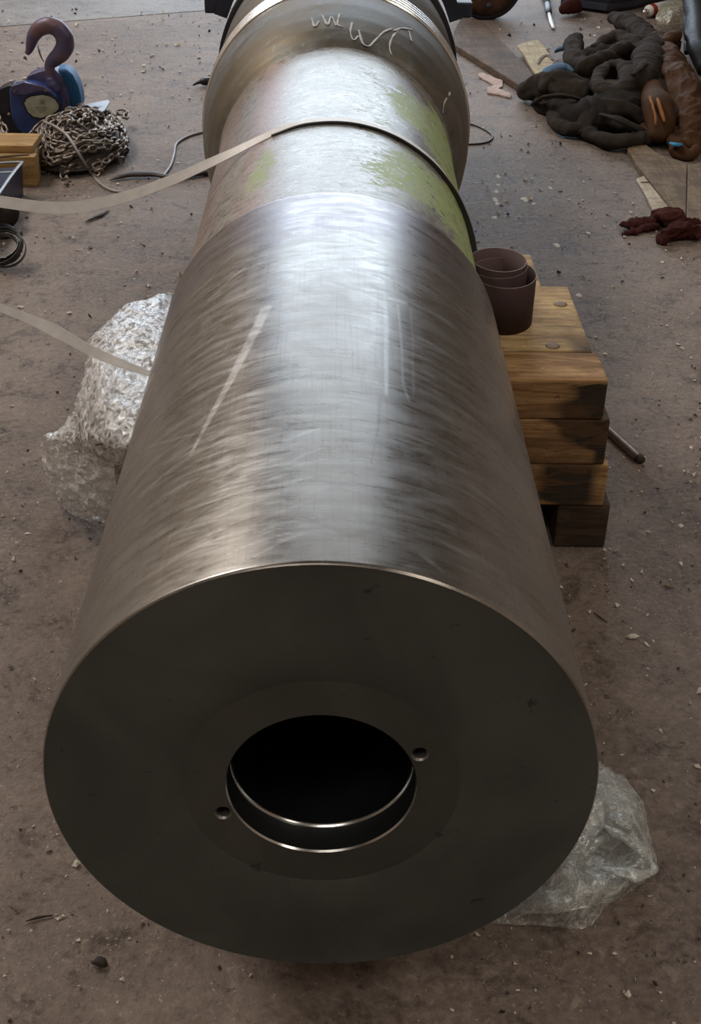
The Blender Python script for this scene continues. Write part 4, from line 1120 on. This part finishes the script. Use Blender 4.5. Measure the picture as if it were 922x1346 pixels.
V, Fc = sheet(rows, 90, 90, 0.006, 24, 8.1)
obj('wrap_skirt', V, Fc, M_FILM, wrap, True)
V2, F2 = sheet([[p + Vector((0.006, 0.012, -0.012)) for p in r] for r in rows[:4]], 70, 70, 0.006, 30, 5.5)
obj('inner_wrap', V2, F2, M_FILM, wrap, True)
for L in ([(125, 585, .31), (150, 580, .33), (172, 572, .345), (186, 566, .35)], [(140, 590, .31), (165, 582, .33), (185, 573, .345)]):
    obj('dark_crease', *tube([PT(*q) for q in L], [0.001, 0.0028, 0.002], n=16, seg=6, amp=0.5, freq=60), M_DARKBIT, wrap)

# plastic bag lower right
bag = empty('plastic_bag', PT(770, 1150), 'cloudy clear plastic bag crumpled on the floor at lower right of the roller face', 'bag')
rows = [row((770, 990, .01), (785, 998, .03), (795, 1003, .03), (803, 1006, .02), (810, 1011, .01), (816, 1016, .002)),
        row((745, 1040, .01), (775, 1036, .05), (800, 1036, .06), (820, 1038, .05), (834, 1045, .03), (842, 1052, .002)),
        row((720, 1090, .01), (755, 1085, .05), (785, 1082, .05), (812, 1080, .06), (838, 1085, .05), (852, 1095, .002)),
        row((700, 1130, .01), (735, 1128, .05), (765, 1124, .05), (790, 1110, .015), (842, 1128, .05), (860, 1138, .002)),
        row((675, 1170, .01), (710, 1165, .04), (745, 1158, .05), (775, 1150, .05), (820, 1150, .05), (858, 1150, .002)),
        row((650, 1195, .005), (690, 1190, .03), (730, 1190, .045), (765, 1185, .04), (792, 1180, .03), (812, 1182, .002)),
        row((632, 1214, .002), (665, 1215, .004), (700, 1217, .005), (735, 1220, .004), (765, 1222, .003), (780, 1215, .002))]
V, Fc = sheet(rows, 130, 110, 0.0035, 14, 1.7)
o = obj('bag_film', V, Fc, M_BAG, bag, True)
# folded rims and torn opening edge
for L, r in (([(788, 1080, .045), (806, 1092, .05), (826, 1102, .05), (845, 1118, .045), (858, 1134, .03)], [.002, .007, .010, .009, .004]),
             ([(792, 1140, .05), (815, 1146, .05), (838, 1150, .045), (858, 1146, .03)], [.003, .009, .011, .004]),
             ([(858, 1134, .03), (860, 1142, .025), (857, 1150, .02)], [.004, .006, .004])):
    V, Fc = tube([PT(*q) for q in L], r, n=30, seg=12, flat=0.4, amp=0.5, freq=40, wrinkle=0.15, minz=0.001)
    obj('folded_edge', V, Fc, M_BAG, bag)
rows2 = [[p + Vector((0.004, -0.002, -0.014 - 0.01 * noise.noise(p * 9))) for p in r] for r in rows[:6]]
V, Fc = sheet([[Vector((p.x, p.y, max(p.z, 0.002))) for p in r] for r in rows2], 80, 80, 0.003, 16, 9.2)
obj('inner_fold', V, Fc, M_BAG, bag, True)

# ------------------------------------------------------------------ right side: clothes, gloves
def crumple(objs, name, mat, parent, vox=0.006, amp=0.010, seed=0.0, fold=14.0):
    """fuse several soft rolls into one piece of cloth and crease it"""
    VV, FF = [], []
    for o in objs:
        b = len(VV); VV += [tuple(v.co + (o.location if o.parent is None else Vector((0, 0, 0)))) for v in o.data.vertices]
        FF += [tuple(i + b for i in p.vertices) for p in o.data.polygons]
    me = bpy.data.meshes.new(name); me.from_pydata(VV, [], FF)
    t_ = bpy.data.objects.new(name, me); COL.objects.link(t_)
    md = t_.modifiers.new('r', 'REMESH'); md.mode = 'VOXEL'; md.voxel_size = vox
    dg = bpy.context.evaluated_depsgraph_get(); me2 = bpy.data.meshes.new_from_object(t_.evaluated_get(dg))
    bpy.data.objects.remove(t_)
    for o in objs: bpy.data.objects.remove(o)
    bm = bmesh.new(); bm.from_mesh(me2)
    bmesh.ops.smooth_vert(bm, verts=bm.verts, factor=0.5, use_axis_x=True, use_axis_y=True, use_axis_z=True); bm.normal_update()
    base = Vector(parent.location) if parent is not None else Vector((0, 0, 0))
    for v in bm.verts:
        q = v.co + base
        w_ = noise.noise_vector(q * 5 + Vector((seed, 0, 0))) * 0.09
        p = q + w_ * 1.4
        c1 = 1 - abs(noise.noise(Vector((p.x * fold * 0.8, p.y * fold * 0.8, p.z * fold * 1.3 + seed)))) * 3
        c2 = 1 - abs(noise.noise(Vector((p.x * fold * 1.5 + 9, p.y * fold * 1.5, p.z * fold * 2.0 + seed)))) * 3
        c3 = 1 - abs(noise.noise(p * fold * 4.2)) * 3
        v.co += v.normal * amp * (1.3 * c1 + 0.9 * c2 + 0.28 * c3)
        if (v.co + base).z < 0.002: v.co.z = 0.002 - base.z
    bm.to_mesh(me2); bm.free()
    me2.materials.clear(); me2.materials.append(mat)
    for p in me2.polygons: p.use_smooth = True
    o = bpy.data.objects.new(name, me2); COL.objects.link(o); o.parent = parent
    if parent is None: pass
    return o
def ctube(name, L, rpx, mat, parent, n=46, seg=20, flat=0.74, amp=0.32, freq=7, wr=0.0, seed=0.0, **k):
    P = [PT(*q) for q in L]
    rp = [1.08 * r * depth(P[0]) / FPX for r in (rpx if isinstance(rpx, (list, tuple)) else [rpx])]
    V, Fc = tube(P, rp if len(rp) > 1 else rp[0], n=n, seg=seg, flat=flat, amp=amp, freq=freq, wrinkle=wr, seed=seed, minz=0.002)
    return obj(name, V, Fc, mat, parent)
heap = empty('coverall', PT(790, 185), 'grey-brown cotton coverall dropped in a rolled heap on the floor', 'coverall')
ctube('bundled_cloth', [(715, 135, .03), (760, 150, .05), (810, 150, .06), (850, 130, .07), (870, 90, .08), (840, 60, .08)], [12, 26, 31, 34, 30, 14], M_GREY2, heap, seed=1)
ctube('bundled_cloth', [(765, 85, .05), (800, 80, .06), (850, 70, .07), (880, 60, .05)], [16, 27, 28, 16], M_GREY2, heap, seed=2)
ctube('trouser_leg', [(806, 22, .10), (822, 28, .12), (842, 40, .13), (856, 56, .13), (870, 66, .10)], [7, 12, 13, 12, 9], M_GREY, heap, seed=3)
ctube('trouser_leg', [(758, 48, .07), (754, 62, .10), (757, 80, .12), (772, 88, .13), (790, 80, .15), (806, 76, .14)], [6, 10, 12, 12, 10, 8], M_GREY, heap, seed=4)
ctube('sleeve', [(780, 62, .12), (796, 54, .13), (814, 48, .14), (830, 56, .15), (846, 70, .15)], [5, 8, 9, 9, 7], M_GREY, heap, seed=5)
ctube('sleeve', [(798, 72, .15), (812, 66, .17), (826, 62, .16), (836, 70, .14)], [6, 10, 9, 5], M_GREY, heap, seed=6)
ctube('trouser_leg', [(862, 52, .13), (852, 74, .17), (846, 96, .17), (838, 114, .14)], [11, 15, 15, 10], M_GREY, heap, seed=7)
ctube('rolled_cuff', [(806, 84, .15), (793, 92, .16), (786, 106, .15), (795, 119, .14), (812, 121, .14), (824, 110, .16), (824, 92, .17), (812, 84, .17)], [6, 8, 9, 10, 11, 11, 10, 7], M_GREY, heap, 64, seed=8)
ctube('hood', [(690, 122, .03), (700, 118, .06), (718, 114, .08), (740, 120, .09), (762, 124, .09), (786, 124, .07)], [6, 16, 19, 20, 17, 10], M_GREY, heap, 60, 26, seed=9)
ctube('collar_fold', [(712, 118, .10), (722, 104, .13), (744, 104, .14), (768, 112, .12), (784, 118, .10)], [4, 7, 8, 8, 5], M_GREY, heap, seed=10)
ctube('rolled_cuff', [(727, 150, .03), (734, 164, .03), (752, 170, .035), (770, 166, .04), (786, 160, .05)], [7, 9, 8, 8, 7], M_GREY, heap, seed=11)
ctube('sleeve', [(768, 176, .03), (772, 158, .06), (786, 144, .09), (808, 141, .11), (830, 146, .10), (846, 158, .07)], [7, 10, 10, 10, 9, 7], M_GREY, heap, 60, seed=12)
ctube('sleeve', [(762, 168, .02), (782, 180, .03), (808, 186, .035), (836, 184, .035), (856, 176, .035), (866, 168, .03)], [6, 9, 10, 10, 9, 6], M_GREY2, heap, 60, seed=13)
ctube('pocket_flap', [(790, 162, .05), (806, 158, .06), (822, 164, .06), (832, 172, .04)], [4, 7, 7, 4], M_GREY2, heap, seed=14)
ch = {}
for o in list(COL.objects):
    if o.parent is heap: ch.setdefault(o.data.materials[0].name + o.name.split('.')[0], []).append(o)
pick = lambda *n: [o for k, L in ch.items() for o in L if o.name.split('.')[0] in n]
bun = pick('bundled_cloth', 'pocket_flap'); leg_ = pick('trouser_leg'); slv = pick('sleeve'); cuf = pick('rolled_cuff'); hd = pick('hood', 'collar_fold')
crumple(bun, 'bundled_cloth', M_GREY2, heap, 0.008, 0.0072, 1.0, 9.0)
crumple(leg_, 'trouser_legs_cloth', M_GREY, heap, 0.006, 0.0048, 2.0, 9.0).name = 'trouser_leg'
for k_, o_ in enumerate(slv): crumple([o_], 'sleeve_cloth', M_GREY, heap, 0.006, 0.0042, 3.0 + k_, 9.0).name = 'sleeve'
crumple(cuf, 'cuff_cloth', M_GREY, heap, 0.005, 0.0036, 4.0, 9.0).name = 'rolled_cuff'
crumple(hd, 'hood_cloth', M_GREY, heap, 0.006, 0.0060, 5.0, 9.0).name = 'hood'
for k_, (L, r_) in enumerate((([(700, 138, .02), (716, 128, .10), (742, 126, .12), (768, 132, .10)], [3, 5, 6, 3]), ([(790, 150, .10), (812, 156, .11), (834, 166, .08), (852, 172, .05)], [3, 5, 6, 4]), ([(832, 98, .20), (846, 84, .21), (856, 68, .19)], [3, 5, 3]))):
    ctube('cloth_fold', L, r_, M_GREY, heap, flat=0.45, amp=0.5, freq=16, seed=50 + k_)
jack = empty('leather_jacket', PT(890, 190), 'brown leather welding jacket lying at the right edge of the clothes heap', 'jacket')
ctube('leather_body', [(872, 60, .12), (882, 84, .14), (892, 112, .13), (900, 142, .09), (905, 172, .05), (906, 192, .03)], [9, 16, 19, 19, 17, 10], M_BRN, jack, 60, 24, seed=15, freq=7)
ctube('leather_sleeve', [(864, 48, .15), (872, 56, .16), (884, 50, .16), (892, 46, .15)], [5, 9, 8, 3], M_BRN, jack, seed=16)
ctube('leather_hem', [(884, 168, .06), (888, 182, .04), (892, 196, .03), (905, 204, .02), (918, 196, .03)], [7, 10, 8, 5, 4], M_BRN, jack, seed=17)
jl = [o for o in COL.objects if o.parent is jack]
crumple(jl, 'jacket_cloth', M_BRN, jack, 0.006, 0.007, 6.0, 9.0).name = 'leather_body'
glove = empty('leather_glove', PT(862, 190), 'brown leather work glove with three worn orange streaks in front of the coverall', 'glove')
ctube('glove_back', [(850, 104, .12), (858, 118, .13), (864, 140, .12), (868, 162, .08), (862, 182, .04)], [8, 15, 19, 17, 9], M_BRN, glove, 50, 24, seed=18, freq=7)
for L in ([(854, 122, .155), (857, 134, .155), (862, 152, .13), (862, 164, .105)], [(863, 120, .155), (866, 134, .155), (871, 150, .13), (874, 160, .11)]):
    ctube('orange_streak', L, [1.2, 2.0, 2.0, 1.2], M_ORG, glove, 24, 8, wr=0.3, seed=len(L[0]) + L[0][0])
ctube('glove_thumb', [(846, 160, .05), (852, 172, .05), (862, 180, .04), (872, 184, .03)], [6, 8, 7, 4], M_BRN, glove, seed=20)
def scrap(name, px, z, mat, label, cat, th_=0.004, group=None, amp=0.003):
    V, Fc = prism_px(px, z, z + th_)
    o = obj(name, V, Fc, mat, None, False)
    bm = bmesh.new(); bm.from_mesh(o.data); bmesh.ops.triangulate(bm, faces=bm.faces[:]); bmesh.ops.subdivide_edges(bm, edges=bm.edges, cuts=3, use_grid_fill=True)
    for v in bm.verts: v.co.z += abs(noise.noise((v.co + o.location) * 35)) * amp * 2.5
    bm.to_mesh(o.data); bm.free(); tag(o, label, cat, group); return o
rl_ = None
tag(ctube('blue_cloth', [(713, 103, .10), (722, 92, .12), (740, 88, .12), (756, 93, .11)], [4, 8, 9, 5], M_BLU, None, seed=21, flat=0.5), 'dusty blue cloth tucked behind the hood of the coverall', 'cloth')
tag(ctube('blue_rag', [(731, 68, .03), (738, 64, .05), (748, 64, .05), (752, 70, .03)], [3, 6, 5, 3], M_BLU, None, seed=22, flat=0.5), 'small blue rag between the pale board and the coverall', 'rag')
scrap('blue_paper', [(733, 174), (748, 176), (762, 180), (758, 181.5), (742, 180.5), (734, 178)], 0.001, M_BLU, 'thin blue paper strip peeping from under the lower edge of the coverall', 'paper')
tag(ctube('blue_tag', [(882, 188, .055), (889, 190, .06), (896, 190, .055)], [2.5, 5, 2.5], M_BLU2, None, n=16, seg=10, seed=23, flat=0.5), 'tiny bright blue tag at the hem of the leather jacket', 'tag')

# maroon rag
rag = empty('maroon_rag', PT(880, 315), 'maroon rag twisted on the floor at the right, below the lath', 'rag')
ctube('rag_tail', [(818, 297, .012), (830, 295, .014), (845, 294, .014), (862, 291, .018)], [4, 6.5, 6, 5], M_MAR, rag, flat=0.6, wr=0.25, seed=31, freq=18)
ctube('rag_tail', [(818, 308, .005), (834, 305, .008), (850, 300, .012), (866, 297, .015)], [1.5, 3, 4, 3], M_MAR, rag, flat=0.6, wr=0.25, seed=32, freq=18)
ctube('rag_knot', [(862, 284, .02), (874, 284, .035), (888, 286, .04), (898, 294, .03)], [6, 10, 11, 6], M_MAR, rag, wr=0.15, seed=33, freq=18)
ctube('rag_knot', [(868, 315, .012), (880, 309, .025), (896, 302, .03), (910, 306, .02), (920, 311, .015)], [6, 9, 11, 9, 5], M_MAR, rag, wr=0.15, seed=34, freq=18)
ctube('rag_end', [(900, 300, .02), (912, 296, .02), (925, 297, .015)], [6, 5, 4], M_MAR, rag, wr=0.2, seed=35, freq=18)

rl_ = [o for o in COL.objects if o.parent is rag]
crumple(rl_, 'rag_cloth', M_MAR, rag, 0.004, 0.006, 7.0, 22.0)
# boards
def board(name, px, z0, z1, mat, label, cat='board', group=None, bev=0.003):
    o = obj(name, *prism_px(px, z0, z1), mat, None, False); 
    if bev: bevel_mesh(o, bev, 1)
    tag(o, label, cat, group); return o
board('wide_board', [(597, 41), (607, 21), (634, 27), (664, 58), (705, 99), (693, 118), (655, 94), (599, 59)], 0.001, 0.032, M_BRDBR, 'wide dirty brown board on the floor between the roller collar and the clothes')
board('pale_board', [(680, 59), (695, 54), (708, 52), (717, 62), (729, 80), (727, 89), (718, 100), (707, 100), (698, 86), (690, 72)], 0.034, 0.05, M_BRDPALE, 'short pale yellow board with a brown stained corner left of the clothes')
obj('stained_corner', *tube([PT(708, 84, .053), PT(712, 76, .053), PT(720, 72, .053), PT(727, 79, .053)], [0.004, 0.009, 0.011, 0.005], n=20, seg=10, flat=0.15), M_BRDTAN, bpy.data.objects['pale_board'])
board('tan_board', [(824, 192), (850, 190), (868, 203), (904, 214), (903, 262), (902, 296), (870, 256), (838, 216)], 0.001, 0.024, M_BRDTAN, 'wide tan board lying under the coverall and running down to the maroon rag')
board('short_plank', [(905, 216), (940, 212), (942, 296), (903, 296)], 0.001, 0.028, M_BRDTAN, 'short brown plank cut off by the right edge of the picture')
board('whitewashed_lath', [(837, 234), (851, 229), (872, 252), (896, 281), (862, 281), (848, 252)], 0.001, 0.014, M_BRDWHITE, 'whitewashed broken lath lying beside the tan board above the maroon rag')
scrap('pinkish_scrap', [(629, 97), (634, 95), (648, 101), (661, 106), (661, 113), (655, 117), (664, 120), (672, 124), (671, 128), (656, 124), (641, 122), (641, 115), (650, 112), (640, 106), (630, 101)], 0.001, M_PINK, 'pinkish torn cloth scrap on the floor below the wide board', 'scrap', 0.006)
sp_ = []
for x, y, r in ((655, 232, 4), (655, 243, 3), (653, 252, 3.5), (651, 262, 5), (655, 268, 4), (651, 286, 4), (732, 322, 5), (690, 262, 5), (762, 388, 4), (702, 268, 3), (724, 247, 3)):
    q = PT(x, y, 0.0005); rr_ = mpx(r, q); n_ = 14
    ring = [(q.x + rr_ * math.cos(6.283 * k / n_) * random.uniform(0.5, 1.2), q.y + 2.0 * rr_ * math.sin(6.283 * k / n_) * random.uniform(0.5, 1.2), 0.0004) for k in range(n_)]
    sp_.append(([(q.x, q.y, 0.0022)] + ring, [(0, 1 + k, 1 + (k + 1) % n_) for k in range(n_)]))
o = obj('plaster_drips', *join(*sp_), M_STONE, None, False); tag(o, 'scattered whitish plaster drips on the floor right of the roller neck', 'plaster', None, 'stuff')
# nails in the lath
obj('nail', *tube([PT(843, 239.5, .017), PT(856, 239, .017)], 0.0018, spline=False, seg=6), M_DARKBIT, bpy.data.objects['whitewashed_lath'])

# brush, spray can, clear bag, black sack, machine base
br = empty('paint_brush', PT(725, 30), 'small brush with a white handle on the floor near the black machine base', 'brush')
obj('handle', *tube([PT(722, 17, .02), PT(725, 28, .012), PT(728, 37, .010)], [0.009, 0.012, 0.009], n=16, seg=10, flat=0.6), M_WHITE, br)
obj('ferrule', *tube([PT(720, 4, .02), PT(722, 17, .02)], 0.017, spline=False, seg=12, flat=0.6), M_BLACK, br)
obj('bristles', *tube([PT(716, -8, .02), PT(720, 4, .02)], [0.024, 0.018], spline=False, seg=12, flat=0.6), M_DARKBIT, br)
can = empty('spray_can', PT(860, 12), 'red and white spray can lying behind the coverall at the top right', 'spray can')
ca, cb = PT(851, 15, .036), PT(888, 6, .036); dd = (cb - ca).normalized()
obj('can_body', *tube([ca, ca + dd * 0.015, ca + dd * 0.018, cb], [0.022, 0.031, 0.032, 0.032], spline=False, seg=20), M_WHITE, can)
obj('red_band', *tube([ca + dd * 0.02, ca + dd * 0.06], 0.0328, spline=False, seg=20, cap=False), M_RED, can)
obj('nozzle', *tube([ca - dd * 0.035, ca], [0.012, 0.016], spline=False, seg=12), M_BRIGHT, can)
rows = [row((866, 12, .05), (880, 2, .07), (896, -2, .06), (905, -4, .03)), row((862, 22, .06), (878, 16, .10), (895, 14, .09), (906, 12, .04)),
        row((864, 32, .03), (880, 32, .06), (896, 30, .05), (904, 28, .02)), row((868, 37, .005), (882, 40, .01), (896, 38, .01), (903, 34, .005))]
V, Fc = sheet(rows, 60, 60, 0.006, 18, 6.6); o = obj('clear_bag', V, Fc, M_BAG2); tag(o, 'yellowed clear plastic bag scrunched up behind the coverall at top right', 'bag')
sack = empty('black_sack', PT(915, 105), 'black plastic sack standing along the right edge behind the leather jacket', 'sack')
ctube('sack_body', [(930, 92, .08), (922, 62, .14), (916, 30, .18), (912, -5, .22), (912, -40, .25)], [14, 18, 16, 14, 14], M_SACK, sack, seed=41)
ctube('sack_fold', [(903, 70, .10), (904, 45, .14), (903, 20, .17), (906, -10, .2)], [3, 5, 5, 5], M_SACK, sack, seed=42)
mb = empty('machine_base', PT(820, 10), 'black machine base standing across the floor at the top right', 'machine')
pa, pb, pc_, pd = PT(742, 10), PT(800, 18), PT(836, 12), PT(925, -14)
fp = [Vector((p.x, p.y, 0.0)) for p in (pa, pb, pc_, pd)] + [Vector((pd.x + 0.2, 8.3, 0)), Vector((pa.x + 0.3, 8.3, 0))]
o = obj('base_plinth', *extrude_poly(fp, (0, 0, 0.5)), M_BLACK, mb, False); bevel_mesh(o, 0.01)
o = obj('drip_tray', *extrude_poly([p + (p - Vector((2.0, 6.9, 0))).normalized() * 0.03 + Vector((0, 0, 0.02)) for p in fp], (0, 0, 0.03)), M_NAVY, mb, False)
tag(obj('maroon_rag', *tube([PT(738, 14, .03), PT(746, 10, .05), PT(756, 8, .05), PT(762, 12, .02)], [0.02, 0.04, 0.04, 0.02], n=24, seg=14, amp=0.3, freq=12, minz=0.001), M_MAR), 'dark maroon rag at the foot of the black machine base beside the brush', 'rag')

# rusty disc and stand behind the roller
pcn = PT(637, 25); rd_ = 46 * depth(pcn) / FPX; ctr = Vector((pcn.x, pcn.y, rd_))
def disc(r0, r1, y0_, y1_, seg=64):
    V, Fc = lathe_y([(y0_, r0), (y0_, r1), (y1_, r1), (y1_, r0)], seg, ctr.x, ctr.z); return V, Fc[:, ::-1]
dsc = empty('rusty_disc', (ctr.x, ctr.y, 0), 'rusty brown disc with a black rim standing on edge behind the roller at right', 'disc')
obj('disc_rim', *disc(rd_ * 0.9, rd_, ctr.y - 0.03, ctr.y + 0.05), M_BLACK, dsc)
obj('disc_plate', *disc(0.002, rd_ * 0.905, ctr.y - 0.012, ctr.y + 0.03), M_RUST, dsc)
for k in range(6):
    a_ = k * math.pi / 3 - math.pi / 2 + 0.15
    q = ctr + Vector((math.cos(a_) * rd_ * 0.62, -0.012, math.sin(a_) * rd_ * 0.62))
    obj('disc_bolt', *tube([q + Vector((0, 0.005, 0)), q + Vector((0, -0.02, 0)), q + Vector((0, -0.024, 0))], [0.018, 0.018, 0.010], spline=False, seg=6), M_NAVY, dsc, False)
st = empty('roller_stand', (0, 11.4 * S, 0), 'blue-black steel bearing stand round the rear end of the roller', 'stand')
o = obj('stand_pedestal', *extrude_poly([RR(x, 11.0, z) for x, z in ((-0.85, -1.42), (0.85, -1.42), (0.7, -0.92), (-0.7, -0.92))], (0, 1.3 * S, 0)), M_NAVY, st, False); bevel_mesh(o, 0.012)
ar = [(-1.25 + 2.5 * k / 30) for k in range(31)]
pts = [RR(1.42 * math.sin(a_), 10.95, 1.42 * math.cos(a_)) for a_ in ar] + [RR(1.275 * math.sin(a_), 10.95, 1.275 * math.cos(a_)) for a_ in reversed(ar)]
o = obj('bearing_cap', *extrude_poly(pts, (0, 1.4 * S, 0)), M_NAVY, st, False)
for sgn in (-1, 1):
    o = obj('cap_lug', *box(sgn * 1.36 * S - 0.028, sgn * 1.36 * S + 0.028, 11.0 * S, 12.2 * S, H + 0.44 * S, H + 0.60 * S), M_NAVY, st, False); bevel_mesh(o, 0.006)

# ------------------------------------------------------------------ loose crumbs over the floor
def crumbs(name, n, mat, smin, smax, seed, label, flatz=0.5, ymax=6.0):
    r = np.random.default_rng(seed); VV = []; FF = []; nb = 0
    oc = np.array([(1, 0, 0), (-1, 0, 0), (0, 1, 0), (0, -1, 0), (0, 0, 1), (0, 0, -1)], float)
    of = np.array([(0, 2, 4), (2, 1, 4), (1, 3, 4), (3, 0, 4), (2, 0, 5), (1, 2, 5), (3, 1, 5), (0, 3, 5)])
    k = 0
    while k < n:
        y = r.uniform(0, 1) ** 1.5 * (ymax + 0.6) - 0.5; x = r.uniform(-1, 1) * (0.45 + 0.33 * (y + 1))
        if abs(x) < 0.2 and r.uniform() < 0.8: continue
        if noise.noise(Vector((x * 2.2 + seed, y * 2.2, 0))) < r.uniform(-0.5, 0.25): continue
        s_ = (smin + (smax - smin) * r.uniform() ** 6) * (0.6 + 0.16 * max(0.0, y))
        v = oc * (s_ * r.uniform(0.35, 1.4, 3)) * np.array([1, 1, flatz]) + r.normal(0, s_ * 0.3, (6, 3))
        a_ = r.uniform(0, 6.28); c_, d_ = math.cos(a_), math.sin(a_)
        v = v @ np.array([[c_, -d_, 0], [d_, c_, 0], [0, 0, 1]]); v[:, 2] -= v[:, 2].min()
        VV.append(v + np.array([x, y, 0.0002])); FF.append(of + nb); nb += 6; k += 1
    o = obj(name, np.concatenate(VV), np.concatenate(FF), mat, None, False)
    tag(o, label, 'debris', None, 'stuff'); return o
crumbs('pale_crumbs', 9000, M_STONE, 0.0012, 0.0085, 3, 'pale crumbs and chips strewn over the concrete floor')
crumbs('dark_crumbs', 4500, M_DARKBIT, 0.0011, 0.0080, 5, 'dark crumbs and dirt strewn over the concrete floor')
